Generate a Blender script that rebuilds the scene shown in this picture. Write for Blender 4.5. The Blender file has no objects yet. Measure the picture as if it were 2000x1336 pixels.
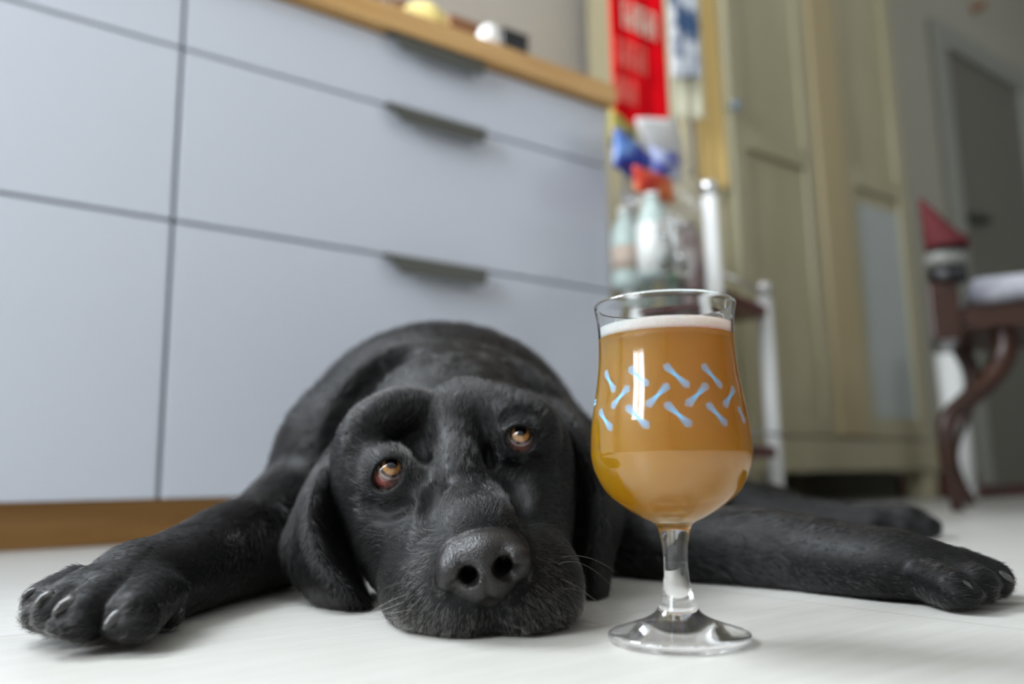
import bpy, bmesh, math, random
import numpy as np
from mathutils import Vector, Matrix, Euler

rng = np.random.default_rng(7)
random.seed(7)
S = bpy.context.scene
C = S.collection
# ------------------------------------------------------------------ camera
FPX, PITCH, ROLL, CAMH = 1600.0, math.radians(9.45), math.radians(-0.89), 0.078
cp, sp = math.cos(PITCH), math.sin(PITCH)
_F = np.array([0, cp, sp]); _R0 = np.array([1.0, 0, 0]); _U0 = np.array([0, -sp, cp])
_R = math.cos(ROLL) * _R0 + math.sin(ROLL) * _U0
_U = -math.sin(ROLL) * _R0 + math.cos(ROLL) * _U0
CP = np.array([0, 0, CAMH])
cam = bpy.data.cameras.new('camera'); cam_o = bpy.data.objects.new('camera', cam); C.objects.link(cam_o)
cam_o.matrix_world = Matrix((( _R[0], _U[0], -_F[0], 0), (_R[1], _U[1], -_F[1], 0), (_R[2], _U[2], -_F[2], CAMH), (0, 0, 0, 1)))
cam.sensor_width = 36.0; cam.lens = 36.0 * FPX / 2000.0; cam.clip_start = 0.01; cam.clip_end = 50
cam.dof.use_dof = True; cam.dof.focus_distance = 0.447; cam.dof.aperture_fstop = 3.2
S.camera = cam_o
# ------------------------------------------------------------------ room frame: u along the cabinet, v out of its front
ANG = math.radians(53.894)
DU = np.array([math.sin(ANG), math.cos(ANG), 0.0]); DV = np.array([math.cos(ANG), -math.sin(ANG), 0.0])
O0 = np.array([-0.6076, 0.9841, 0.0])
ROOM = Matrix(((DU[0], -DV[0], 0, O0[0]), (DU[1], -DV[1], 0, O0[1]), (0, 0, 1, 0), (0, 0, 0, 1)))   # local x = u, local y = -v (away from camera), z up
def ray(px, py):
    return _F * FPX + _R * (px - 1000.0) - _U * (py - 668.0)
def P(px, py, Y):
    r = ray(px, py); return CP + r * (Y / r[1])
def floor_at(px, py):
    r = ray(px, py); return CP + r * (-CAMH / r[2])
def on_v(px, py, v):
    """(u, z) where the sight line meets the upright plane v, room frame"""
    r = ray(px, py); a = CP - O0
    t = (v - a @ DV) / (r @ DV); q = a + t * r
    return float(q @ DU), float(q[2])
def uvw(u, v, z):
    return O0 + DU * u + DV * v + np.array([0, 0, z])
# ------------------------------------------------------------------ exposure, world, light
S.view_settings.view_transform = 'Standard'; S.view_settings.look = 'None'
S.view_settings.gamma = 1.0; S.view_settings.use_curve_mapping = False
S.view_settings.exposure = 0.14
S.cycles.use_denoising = True
S.cycles.max_bounces = 44; S.cycles.transmission_bounces = 44; S.cycles.glossy_bounces = 24; S.cycles.volume_bounces = 36; S.cycles.transparent_max_bounces = 12
S.cycles.caustics_reflective = True; S.cycles.caustics_refractive = True
S.cycles.sample_clamp_indirect = 6.0
W = bpy.data.worlds.new('world'); S.world = W; W.use_nodes = True
W.node_tree.nodes['Background'].inputs[0].default_value = (0.80, 0.90, 1.0, 1)
W.node_tree.nodes['Background'].inputs[1].default_value = .35
def area(name, loc, target, sx, sy, power, col):
    l = bpy.data.lights.new(name, 'AREA'); l.shape = 'RECTANGLE'; l.size = sx; l.size_y = sy
    l.energy = power; l.color = col
    o = bpy.data.objects.new(name, l); C.objects.link(o); o.location = Vector(loc)
    o.rotation_euler = (Vector(target) - Vector(loc)).to_track_quat('-Z', 'Y').to_euler()
    return o
# room box in room frame: u -1.7..3.6, v -0.62..2.6 ; windows in wall_left (u=-1.7) and, as added fill, wall_front (v=2.6)
U0, U1, V0, V1, ZC = -1.75, 3.9, -0.62, 2.7, 2.45
WL = (0.38, 1.12, 0.62, 2.10)      # window_1 in wall_left: v range, z range
WF = (1.7, 3.2, 1.30, 2.25)       # fill_window in wall_front, added to brighten the cabinet fronts: u range, z range
area('daylight window left', uvw(U0 - 0.06, (WL[0] + WL[1]) / 2, (WL[2] + WL[3]) / 2), uvw(0, (WL[0] + WL[1]) / 2, .9), WL[1] - WL[0], WL[3] - WL[2], 60, (0.86, 0.93, 1.0))
WB3 = (-1.45, -0.05, 1.20, 2.35)   # window_3 in wall_back above the worktop: u range, z range
area('daylight window back', uvw((WB3[0] + WB3[1]) / 2, V0 - 0.14, (WB3[2] + WB3[3]) / 2), uvw((WB3[0] + WB3[1]) / 2 + .3, 2, .6), WB3[1] - WB3[0], WB3[3] - WB3[2], 175, (0.86, 0.93, 1.0))
area('added fill light front', uvw((WF[0] + WF[1]) / 2, V1 + 0.06, (WF[2] + WF[3]) / 2), uvw((WF[0] + WF[1]) / 2, 0, 1.1), WF[1] - WF[0], WF[3] - WF[2], 12, (0.90, 0.95, 1.0))  # unseen fill lamp, added for the cabinet fronts

# ------------------------------------------------------------------ helpers
def mat(name, base=(.5, .5, .5), rough=.5, metal=0.0, spec=None, **kw):
    m = bpy.data.materials.new(name); m.use_nodes = True
    b = m.node_tree.nodes['Principled BSDF']
    b.inputs['Base Color'].default_value = (*base, 1); b.inputs['Roughness'].default_value = rough
    b.inputs['Metallic'].default_value = metal
    if spec is not None: b.inputs['Specular IOR Level'].default_value = spec
    for k, v in kw.items():
        b.inputs[k.replace('_', ' ')].default_value = v
    return m
def noise_mix(m, c1, c2, scale=(1, 1, 1), ns=5.0, lo=.35, hi=.65, detail=4, bump=0.0, bscale=None, coord='Object'):
    nt = m.node_tree; N = nt.nodes; L = nt.links; b = N['Principled BSDF']
    tc = N.new('ShaderNodeTexCoord'); mp = N.new('ShaderNodeMapping'); mp.inputs['Scale'].default_value = scale
    no = N.new('ShaderNodeTexNoise'); no.inputs['Scale'].default_value = ns; no.inputs['Detail'].default_value = detail
    cr = N.new('ShaderNodeValToRGB'); cr.color_ramp.elements[0].position = lo; cr.color_ramp.elements[1].position = hi
    cr.color_ramp.elements[0].color = (*c1, 1); cr.color_ramp.elements[1].color = (*c2, 1)
    L.new(tc.outputs[coord], mp.inputs[0]); L.new(mp.outputs[0], no.inputs['Vector']); L.new(no.outputs['Fac'], cr.inputs[0])
    L.new(cr.outputs[0], b.inputs['Base Color'])
    if bump:
        bp = N.new('ShaderNodeBump'); bp.inputs['Strength'].default_value = bump; bp.inputs['Distance'].default_value = bscale or .001
        L.new(no.outputs['Fac'], bp.inputs['Height']); L.new(bp.outputs[0], b.inputs['Normal'])
    return m
def tag(o, label=None, cat=None, group=None, kind=None):
    if label: o['label'] = label
    if cat: o['category'] = cat
    if group: o['group'] = group
    if kind: o['kind'] = kind
    return o
def link(name, me, m=None, parent=None, smooth=False):
    o = bpy.data.objects.new(name, me); C.objects.link(o)
    if m is not None:
        for x in (m if isinstance(m, (list, tuple)) else [m]): me.materials.append(x)
    if smooth: me.polygons.foreach_set('use_smooth', [True] * len(me.polygons))
    if parent is not None: o.parent = parent
    return o
def obj(name, bm, m, parent=None, smooth=False):
    bmesh.ops.recalc_face_normals(bm, faces=bm.faces[:])
    me = bpy.data.meshes.new(name); bm.to_mesh(me); bm.free(); return link(name, me, m, parent, smooth)
def empty(name, M=None, label=None, cat=None, group=None):
    o = bpy.data.objects.new(name, None); C.objects.link(o); o.empty_display_size = .05
    if M is not None: o.matrix_world = M
    return tag(o, label, cat, group)
def box(bm, x0, x1, y0, y1, z0, z1, bev=0.0, seg=2):
    r = bmesh.ops.create_cube(bm, size=1.0)
    vs = r['verts']
    for v in vs:
        v.co = Vector(((x0 + x1) / 2 + v.co.x * (x1 - x0), (y0 + y1) / 2 + v.co.y * (y1 - y0), (z0 + z1) / 2 + v.co.z * (z1 - z0)))
    if bev:
        es = list({e for v in vs for e in v.link_edges})
        bmesh.ops.bevel(bm, geom=es, offset=bev, segments=seg, profile=.5, affect='EDGES')
    return bm
def lathe(bm, prof, n=64, cx=0, cy=0, cz=0, close=False):
    rings = []
    for (r, z) in prof:
        if r < 1e-6: rings.append([bm.verts.new((cx, cy, cz + z))])
        else: rings.append([bm.verts.new((cx + r * math.cos(2 * math.pi * i / n), cy + r * math.sin(2 * math.pi * i / n), cz + z)) for i in range(n)])
    pr = list(zip(rings[:-1], rings[1:]))
    if close: pr.append((rings[-1], rings[0]))
    for a, b in pr:
        for i in range(n):
            j = (i + 1) % n
            if len(a) == 1 and len(b) == 1: break
            if len(a) == 1: bm.faces.new((a[0], b[j], b[i]))
            elif len(b) == 1: bm.faces.new((a[i], a[j], b[0]))
            else: bm.faces.new((a[i], a[j], b[j], b[i]))
    return bm
def spline(pts, n):
    """Catmull-Rom through rows of any width"""
    p = np.array(pts, float); m = len(p); q = np.vstack([2 * p[0] - p[1], p, 2 * p[-1] - p[-2]])
    out = []
    for t in np.linspace(0, m - 1, n):
        i = min(int(t), m - 2); f = t - i; a, b, c, d = q[i], q[i + 1], q[i + 2], q[i + 3]
        out.append(.5 * ((2 * b) + (-a + c) * f + (2 * a - 5 * b + 4 * c - d) * f * f + (-a + 3 * b - 3 * c + d) * f ** 3))
    return np.array(out)
def tube(bm, pts, rad, n=12, cap=True):
    pts = [Vector(p) for p in pts]; rad = rad if hasattr(rad, '__len__') else [rad] * len(pts)
    rings = []; up = None
    for i, p in enumerate(pts):
        t = (pts[min(i + 1, len(pts) - 1)] - pts[max(i - 1, 0)]).normalized()
        if up is None: up = t.orthogonal().normalized()
        up = (up - t * up.dot(t)).normalized(); s = t.cross(up)
        rings.append([bm.verts.new(p + (up * math.cos(2 * math.pi * k / n) + s * math.sin(2 * math.pi * k / n)) * rad[i]) for k in range(n)])
    for a, b in zip(rings[:-1], rings[1:]):
        for k in range(n): bm.faces.new((a[k], a[(k + 1) % n], b[(k + 1) % n], b[k]))
    if cap:
        bm.faces.new(rings[0][::-1]); bm.faces.new(rings[-1])
    return bm
# ------------------------------------------------------------------ materials of the room
m_wall = mat('wall paint warm grey', (.50, .485, .45), .85)
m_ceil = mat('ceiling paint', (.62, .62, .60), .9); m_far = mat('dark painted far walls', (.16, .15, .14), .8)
m_floor = mat('pale floor tile', (.66, .645, .615), .34, spec=.4)
nt = m_floor.node_tree; N = nt.nodes; L = nt.links; bsdf = N['Principled BSDF']
tc = N.new('ShaderNodeTexCoord')
mp = N.new('ShaderNodeMapping'); mp.inputs['Location'].default_value = (.235, .03, 0)
br = N.new('ShaderNodeTexBrick'); br.offset = 0.5; br.squash = 1.0
br.inputs['Scale'].default_value = 1.0; br.inputs['Brick Width'].default_value = 1.2; br.inputs['Row Height'].default_value = .60
br.inputs['Mortar Size'].default_value = .0009; br.inputs['Mortar Smooth'].default_value = .2; br.inputs['Bias'].default_value = 0
br.inputs['Color1'].default_value = (.585, .58, .555, 1); br.inputs['Color2'].default_value = (.555, .545, .515, 1); br.inputs['Mortar'].default_value = (.40, .39, .37, 1)
L.new(tc.outputs['Object'], mp.inputs[0]); L.new(mp.outputs[0], br.inputs['Vector'])
m2 = N.new('ShaderNodeMapping'); m2.inputs['Scale'].default_value = (2.2, 34, 1); no = N.new('ShaderNodeTexNoise'); no.inputs['Scale'].default_value = 5; no.inputs['Detail'].default_value = 8; no.inputs['Roughness'].default_value = .65
L.new(tc.outputs['Object'], m2.inputs[0]); L.new(m2.outputs[0], no.inputs['Vector'])
cr = N.new('ShaderNodeValToRGB'); cr.color_ramp.elements[0].position = .3; cr.color_ramp.elements[1].position = .68
cr.color_ramp.elements[0].color = (.86, .85, .83, 1); cr.color_ramp.elements[1].color = (1, 1, 1, 1); L.new(no.outputs['Fac'], cr.inputs[0])
mx = N.new('ShaderNodeMixRGB'); mx.blend_type = 'MULTIPLY'; mx.inputs[0].default_value = 1; L.new(br.outputs['Color'], mx.inputs[1]); L.new(cr.outputs[0], mx.inputs[2]); L.new(mx.outputs[0], bsdf.inputs['Base Color'])
bp = N.new('ShaderNodeBump'); bp.inputs['Strength'].default_value = .12; bp.inputs['Distance'].default_value = .0006; L.new(no.outputs['Fac'], bp.inputs['Height']); L.new(bp.outputs[0], bsdf.inputs['Normal'])
m_white = mat('grey-white drawer lacquer', (.60, .625, .69), .42, spec=.4)
m_side = mat('cabinet carcass', (.42, .43, .47), .5)
m_gap = mat('carcass edge behind the drawers', (.34, .355, .40), .7)
def wood(name, c1, c2, rough=.4, sc=(1.2, 14, 14), ns=4):
    m = mat(name, c1, rough); return noise_mix(m, c1, c2, sc, ns, .35, .68, 8, .08, .0006)
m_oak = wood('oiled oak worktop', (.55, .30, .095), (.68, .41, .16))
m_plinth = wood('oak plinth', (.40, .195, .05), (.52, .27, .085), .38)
m_handle = mat('grey metal pull', (.10, .10, .085), .5, metal=.4)
m_olive = mat('old cream painted wood', (.34, .325, .215), .30); noise_mix(m_olive, (.355, .32, .20), (.44, .40, .265), (1, 1, .25), 7, .3, .7, 6, .15, .001)
m_olive_edge = mat('cream paint worn to ochre', (.42, .34, .19), .4)
m_casing = mat('door casing paint', (.30, .30, .26), .5)
m_doorpanel = mat('door panel paint', (.17, .165, .135), .5)
m_dark = mat('dark gap', (.01, .009, .008), .8)
m_chrome = mat('chrome', (.80, .80, .79), .14, metal=1.0)
m_whiteenamel = mat('white enamel tube', (.90, .91, .90), .25, spec=.6)
m_redwood = wood('dark red stained wood', (.07, .014, .010), (.12, .026, .018), .3)
m_darkwood = wood('dark walnut', (.022, .008, .004), (.055, .018, .009), .28, (3, 3, 14))
RM = lambda u=0, v=0, z=0: ROOM @ Matrix.Translation((u, -v, z))
def rbox(name, u0, u1, v0, v1, z0, z1, m, parent=None, bev=0.0, base=(0, 0, 0)):
    """box given in room coordinates; base = the parent's own (u,v,z)"""
    bm = bmesh.new(); box(bm, u0 - base[0], u1 - base[0], -(v1 - base[1]), -(v0 - base[1]), z0 - base[2], z1 - base[2], bev)
    o = obj(name, bm, m, parent)
    if parent is None: o.matrix_world = ROOM
    return o
def struct(name, u0, u1, v0, v1, z0, z1, m, parent=None):
    o = rbox(name, u0, u1, v0, v1, z0, z1, m, parent); o['kind'] = 'structure'; return o
# shell
struct('floor', U0 - .1, U1 + .1, V0 - .1, V1 + .1, -.05, 0, m_floor)
struct('ceiling', U0 - .1, U1 + .1, V0 - .1, V1 + .1, ZC, ZC + .05, m_ceil)
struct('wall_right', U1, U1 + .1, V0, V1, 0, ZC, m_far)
def wall_with_hole(name, along, pos, th, a0, a1, h, m):
    """wall with a window opening; along 'u' or 'v'"""
    bm = bmesh.new()
    for (x0, x1, z0, z1) in ((a0, h[0], 0, ZC), (h[1], a1, 0, ZC), (h[0], h[1], 0, h[2]), (h[0], h[1], h[3], ZC)):
        if along == 'v': box(bm, pos - th, pos, -x1, -x0, z0, z1)
        elif along == 'w': box(bm, x0, x1, -pos, -(pos - th), z0, z1)
        else: box(bm, x0, x1, -(pos + th), -pos, z0, z1)
    o = obj(name, bm, m); o.matrix_world = ROOM; o['kind'] = 'structure'; return o
wall_with_hole('wall_left', 'v', U0, .1, V0, V1, WL, m_wall)
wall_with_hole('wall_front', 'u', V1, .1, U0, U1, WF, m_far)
wall_with_hole('wall_back', 'w', V0, .1, U0 - .1, U1 + .1, WB3, m_wall)
m_frame = mat('white window frame', (.75, .75, .74), .4)
def window(name, along, pos, h):
    bm = bmesh.new(); t = .05; mid = (h[0] + h[1]) / 2
    for (x0, x1, z0, z1) in ((h[0], h[1], h[2], h[2] + t), (h[0], h[1], h[3] - t, h[3]), (h[0], h[0] + t, h[2] + t, h[3] - t), (h[1] - t, h[1], h[2] + t, h[3] - t), (mid - t / 2, mid + t / 2, h[2] + t, h[3] - t)):
        if along == 'v': box(bm, pos - .05, pos - .01, -x1, -x0, z0, z1)
        elif along == 'w': box(bm, x0, x1, -(pos - .01), -(pos - .05), z0, z1)
        else: box(bm, x0, x1, -(pos + .05), -(pos + .01), z0, z1)
    o = obj(name, bm, m_frame); o.matrix_world = ROOM; o['kind'] = 'structure'
window('window_1', 'v', U0, WL); window('fill_window', 'u', V1, WF); window('window_3', 'w', V0, WB3)
# ------------------------------------------------------------------ kitchen base units
SEAM, UR, ZT, Z1, Z2, ZB = .1764, .998, .822, .6933, .4365, .0589
def cabinet(u0, u1, label):
    b = (u0, 0, 0); t = empty('drawer_cabinet', RM(u0, 0, 0), label, 'cabinet', 'drawer units under the oak worktop')
    rbox('carcass', u0 + .0015, u1 - .0015, -.58, -.022, ZB + .004, ZT - .002, m_gap, t, .001, b)
    zs = [(Z1 + .0025, ZT - .004), (Z2 + .0025, Z1 - .0025), (ZB, Z2 - .0025)]
    um = (u0 + u1) / 2 + .006
    for z0, z1 in zs:
        d = rbox('drawer_front', u0 + .003, u1 - .003, -.019, 0, z0, z1, m_white, t, .0012, b)
        # edge pull: folded lip hooked over the top of the front, tapering plate deepened to take in its shadow
        bm = bmesh.new(); a, w = um - .097 - u0, um + .097 - u0
        pr = [(-.001, z1 + .0015), (.016, z1 + .0015), (.019, z1 - .002), (.0235, z1 - .029), (.0222, z1 - .0295), (.0175, z1 - .004), (.0005, z1 - .001)]
        va = [bm.verts.new((a + (.024 if p[0] > .02 else 0), -p[0], p[1])) for p in pr]; vb = [bm.verts.new((w - (.010 if p[0] > .02 else 0), -p[0], p[1])) for p in pr]
        n = len(pr)
        for i in range(n): bm.faces.new((va[i], va[(i + 1) % n], vb[(i + 1) % n], vb[i]))
        bm.faces.new(va[::-1]); bm.faces.new(vb)
        obj('handle', bm, m_handle, d)
    return t
cabinet(SEAM, UR, 'grey-white cabinet with three drawers, complete, right of the vertical seam')
cabinet(SEAM - .82, SEAM, 'grey-white drawer cabinet at the left edge, cut off by the frame')
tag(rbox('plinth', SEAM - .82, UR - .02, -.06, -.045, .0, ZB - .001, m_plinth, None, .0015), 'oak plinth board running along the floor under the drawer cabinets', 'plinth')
tag(rbox('worktop', SEAM - .84, UR + .012, -.60, .022, ZT, ZT + .042, m_oak, None, .003), 'oiled oak worktop lying over the drawer cabinets', 'worktop')
ZW = ZT + .042
# ------------------------------------------------------------------ things on the worktop
def at_v(px_, py_, v):
    return on_v(px_, py_, v)
m_lemon = mat('lemon yellow', (.95, .78, .30), .45)
u, z = at_v(828, 35, -.07)
bm = bmesh.new(); r_ = .033
lathe(bm, [(0, -.044), (.006, -.042), (.014, -.036), (.026, -.024), (.033, -.005), (.033, .005), (.026, .024), (.014, .036), (.006, .042), (0, .044)], 24)
bmesh.ops.rotate(bm, cent=(0, 0, 0), matrix=Matrix.Rotation(math.radians(90), 3, 'Y'), verts=bm.verts)
bmesh.ops.scale(bm, vec=(1.3, 1.3, 1.3), verts=bm.verts); o = obj('lemon', bm, m_lemon, None, True); o.matrix_world = RM(u, -.07, ZW + .043); tag(o, 'yellow lemon lying on the worktop near its front edge', 'lemon')
m_porc = mat('white glazed ceramic', (.85, .85, .84), .12, spec=.6)
u, z = at_v(955, 72, -.05)
t = empty('egg_cup', RM(u, -.05, ZW), 'small white glossy ceramic cup on the worktop beside the black box', 'cup')
bm = bmesh.new(); lathe(bm, [(0, 0), (.018, 0), (.020, .003), (.014, .010), (.019, .022), (.024, .038), (.024, .056), (.019, .069), (.010, .077), (0, .079)], 32)
obj('cup', bm, m_porc, t, True)
m_black = mat('black plastic', (.008, .008, .009), .4)
u, z = at_v(993, 72, -.06)
t = empty('black_box', RM(u + .012, -.075, ZW), 'small black box on the worktop behind the white cup', 'box')
bm = bmesh.new(); box(bm, -.032, .032, -.025, .025, 0, .083, .005, 3); obj('case', bm, m_black, t)
bm = bmesh.new(); box(bm, -.033, .033, -.026, .026, .080, .090, .004, 2); obj('lid', bm, m_black, t)
m_brown = wood('brown cork board', (.24, .10, .04), (.34, .15, .06), .6)
u, z = at_v(915, 45, -.16)
t = empty('spice_box', RM(u - .01, -.17, ZW), 'open brown wooden box on the worktop left of the black box', 'box')
for q in ((-.06, .06, -.05, -.044), (-.06, .06, .044, .05), (-.06, -.054, -.044, .044), (.054, .06, -.044, .044)):
    bm = bmesh.new(); box(bm, q[0], q[1], q[2], q[3], 0, .125, .001); obj('side_board', bm, m_brown, t)
u, z = at_v(770, 0, -.22)
t = empty('bread_board', RM(u, -.30, ZW), 'dark brown wooden board leaning upright behind the lemon', 'board')
bm = bmesh.new(); box(bm, -.17, .17, -.01, .01, 0, .24, .006, 3); obj('board', bm, m_brown, t)
bm = bmesh.new(); box(bm, -.03, .03, -.008, .008, .24, .33, .006, 3); obj('grip', bm, m_brown, t)
m_bottle = mat('clear bottle glass', (.95, .97, .96), .03, Transmission_Weight=1.0, IOR=1.45)
u, z = at_v(735, 8, -.06)
t = empty('glass_jar', RM(u, -.06, ZW), 'clear glass jar with pale lid on the worktop left of the lemon', 'jar')
bm = bmesh.new(); lathe(bm, [(0, 0), (.030, 0), (.033, .004), (.033, .06), (.026, .072), (.026, .082), (.024, .082), (.024, .071), (.031, .059), (.031, .006), (0, .003)], 32); obj('jar_body', bm, m_bottle, t, True)
bm = bmesh.new(); lathe(bm, [(0, .083), (.028, .083), (.028, .096), (0, .097)], 32); obj('lid', bm, m_porc, t, True)
# ------------------------------------------------------------------ painted wardrobe
WV, WU0, WU1 = -.08, on_v(1421, 300, -.08)[0], on_v(1812, 700, -.08)[0]
t = empty('wardrobe', RM(WU0, WV, 0), 'tall old cream painted wardrobe with panelled doors standing on short feet', 'wardrobe'); b = (WU0, WV, 0)
WB = .082
rbox('carcass', WU0, WU1, -.58, WV - .022, WB, 2.1, m_olive, t, .004, b)
for (u0, u1) in ((WU0, WU0 + .07), (WU1 - .07, WU1)):
    for (v0, v1) in ((WV - .07, WV - .005), (-.57, -.51)):
        rbox('foot', u0, u1, v0, v1, 0, WB + .001, m_olive, t, .004, b)
rbox('base_rail', WU0 - .006, WU1 + .006, WV - .022, WV + .006, WB, WB + .085, m_olive, t, .006, b)
ustile0 = on_v(1607, 500, WV)[0]; ustile1 = on_v(1660, 500, WV)[0]
edges = [(WU0 + .02, ustile0), (ustile1, WU1 - .03)]
zr = on_v(1560, 305, WV)[1]
for i, (u0, u1) in enumerate(edges):
    d = rbox('door', u0, u1, WV - .022, WV - .010, WB + .09, 2.06, m_olive, t, .002, b)
    s = .055
    for nm, q in (('stile', (u0, u0 + s, WB + .09, 2.06)), ('stile', (u1 - s, u1, WB + .09, 2.06)), ('rail', (u0 + s, u1 - s, WB + .09, WB + .09 + s)), ('rail', (u0 + s, u1 - s, zr - .03, zr + .03)), ('rail', (u0 + s, u1 - s, 2.0, 2.06))):
        rbox(nm, q[0], q[1], WV - .010, WV + .004, q[2], q[3], m_olive, d, .003, b)
rbox('centre_post', ustile0 + .002, ustile1 - .002, WV - .020, WV + .014, WB + .09, 2.08, m_olive_edge, t, .004, b)
z_k = on_v(1700, 400, WV)[1]
rbox('reflection_panel', edges[1][0] + .056, edges[1][1] - .056, WV - .0098, WV - .006, WB + .146, z_k, mat('painted window reflection', (.42, .45, .43), .22), t, .001, b)  # pale panel put in for a window's reflection on the right door
_ku, _kz = on_v(1424, 214, WV)
bm = bmesh.new(); lathe(bm, [(0, 0), (.006, 0), (.006, .010), (.014, .016), (.015, .024), (.009, .030), (0, .031)], 20)
bmesh.ops.rotate(bm, cent=(0, 0, 0), matrix=Matrix.Rotation(math.radians(90), 3, 'X'), verts=bm.verts)
bmesh.ops.translate(bm, vec=(_ku - .004 - WU0, -.004, _kz), verts=bm.verts)
obj('door_knob', bm, mat('blue grey ceramic', (.20, .27, .33), .3), t, True)
rbox('cornice', WU0 - .02, WU1 + .02, -.58, WV + .03, 2.08, 2.16, m_olive, t, .008, b)
# ------------------------------------------------------------------ wall with a door right of the wardrobe
JV = -.22; JU = WU1 + .02
struct('wall_jog', JU, U1, V0, JV, 0, ZC, mat('passage wall paint', (.40, .385, .315), .8))
d0, zt = on_v(1836, 95, JV); d1 = on_v(1985, 200, JV)[0]
dr = empty('door_1', RM(d0, JV, 0)); dr['kind'] = 'structure'
rbox('door_leaf', d0, d1, JV + .001, JV + .006, 0.004, zt, m_doorpanel, dr, 0, (d0, JV, 0))
for q in ((d0 - .09, d0, 0, zt + .09), (d1, d1 + .09, 0, zt + .09), (d0, d1, zt, zt + .09)):
    rbox('door_casing', q[0], q[1], JV + .001, JV + .028, q[2], q[3], m_casing, dr, .004, (d0, JV, 0))
rbox('door_handle', d0 + .05, d0 + .17, JV + .006, JV + .05, 1.0, 1.02, m_handle, dr, .004, (d0, JV, 0))
struct('baseboard_back', JU, d0 - .092, JV, JV + .014, 0, .075, mat('dark red-brown skirting', (.10, .035, .025), .5))
struct('baseboard_passage', d1 + .092, U1, JV, JV + .014, 0, .075, bpy.data.materials['dark red-brown skirting'])
# low dark box on the floor right of the wardrobe
u0, z0 = max(on_v(1880, 960, .0)[0], WU1 + .03), 0; u1 = on_v(1998, 960, .0)[0]
t = empty('shoe_tray', RM(u0, .0, 0), 'low dark red-brown tray on the floor right of the wardrobe', 'tray')
rbox('tray', u0, u1 + .12, -.16, .0, 0, .035, m_redwood, t, .008, (u0, 0, 0))
for k in range(2): rbox('handle', u0 + .1 + k * .25, u0 + .17 + k * .25, .0, .008, .018, .028, m_handle, t, .002, (u0, 0, 0))
# ------------------------------------------------------------------ serving cart with chrome posts
A_, B_ = (1.062, .20), (1.292, .135); ca = math.atan2(-(B_[1] - A_[1]), B_[0] - A_[0]); LW = math.hypot(B_[0] - A_[0], B_[1] - A_[1]); LD = .17
ct = empty('serving_cart', RM(A_[0], A_[1], 0) @ Matrix.Rotation(ca, 4, 'Z'), 'white tubular serving cart with dark red shelves at the cabinet end', 'cart')
# local: x 0..LW along the front, y 0..LD backwards
zs_ = .412
for (x, y, zt_) in ((0, 0, on_v(1399, 372, A_[1])[1]), (LW, 0, on_v(1496, 566, B_[1])[1]), (0, LD, .62), (LW, LD, .62)):
    bm = bmesh.new(); tube(bm, [(x, y, .045), (x, y, zt_ - .018)], .0145, 20)
    p_ = obj('post', bm, m_whiteenamel, ct, True)
    bm = bmesh.new(); lathe(bm, [(0, -.019), (.008, -.018), (.010, -.010), (.0155, -.006), (.0175, .002), (.0155, .010), (.008, .0155), (0, .017)], 24, x, y, zt_)
    obj('post_cap', bm, m_chrome, p_, True)
    bm = bmesh.new(); tube(bm, [(x - .010, y, .022), (x + .010, y, .022)], .0215, 24)
    lathe(bm, [(0, .046), (.014, .046), (.02, .040), (.02, .030), (0, .030)], 20, x, y, 0)
    obj('caster', bm, m_whiteenamel, p_, True)
for z_ in (.11, zs_ - .02):
    bm = bmesh.new(); box(bm, -.008, LW + .008, -.008, LD + .008, z_, z_ + .022, .004)
    obj('shelf', bm, m_redwood, ct)
    for y in (-.014, LD + .014):
        bm = bmesh.new(); tube(bm, [(0, y, z_ + .045), (LW, y, z_ + .045)], .0035, 10); obj('guard_rail', bm, m_chrome, ct, True)
zh = on_v(1440, 400, .17)[1]
bm = bmesh.new(); tube(bm, spline([(LW, LD, .52), (LW - .03, LD - .02, .60), (LW - .07, LD - .03, zh - .02), (LW - .10, LD - .03, zh)], 16), .004, 10); obj('push_handle', bm, m_chrome, ct, True)
CM = ct.matrix_world.copy()
ZS = zs_ + .0025
def on_cart(x, y): return CM @ Matrix.Translation((x, y, ZS))
def cart_xy(px_, d):
    """shelf spot seen at px_, d metres behind the cart front"""
    n = Matrix(CM).to_3x3() @ Vector((0, 1, 0)); o = CM @ Vector((0, d, ZS)); r = Vector(ray(px_, 560)); c = Vector(CP)
    k = ((o - c).dot(n)) / r.dot(n); q = CM.inverted() @ (c + r * k); return float(q.x), d
m_pet = mat('pale translucent plastic', (.50, .62, .58), .15, Transmission_Weight=.55, IOR=1.25)
m_milk = mat('milky plastic', (.48, .58, .55), .3)
m_green = mat('green label', (.18, .42, .08), .5); m_labelw = mat('white label', (.85, .85, .82), .4)
m_labelb = mat('beige label', (.50, .40, .33), .5)
def bottle(px_, d, r, h, m, ml, lab, name='bottle', neck=.4, cap=None, lz=(.18, .52)):
    x, y = cart_xy(px_, d); t = empty(name, on_cart(x, y), lab, 'bottle', 'bottles on the serving cart')
    bm = bmesh.new(); lathe(bm, [(0, 0), (r * .9, 0), (r, .006), (r, h * .60), (r * .93, h * .70), (r * .6, h * .84), (r * neck, h * .90), (r * neck, h * .955), (0, h * .955)], 28); obj('bottle_body', bm, m, t, True)
    bm = bmesh.new(); lathe(bm, [(r + .0008, h * lz[0]), (r + .0008, h * lz[1])], 28); o = obj('label_sleeve', bm, ml, t, True)
    sm = o.modifiers.new('thickness', 'SOLIDIFY'); sm.thickness = .0006
    bm = bmesh.new(); lathe(bm, [(0, h * .955), (r * neck * 1.2, h * .955), (r * neck * 1.2, h), (0, h)], 20); obj('cap', bm, cap or m_labelw, t, True)
bottle(1226, .125, .028, .150, m_milk, m_labelb, 'translucent bottle with beige label, leftmost on the cart', lz=(.2, .5))
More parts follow.
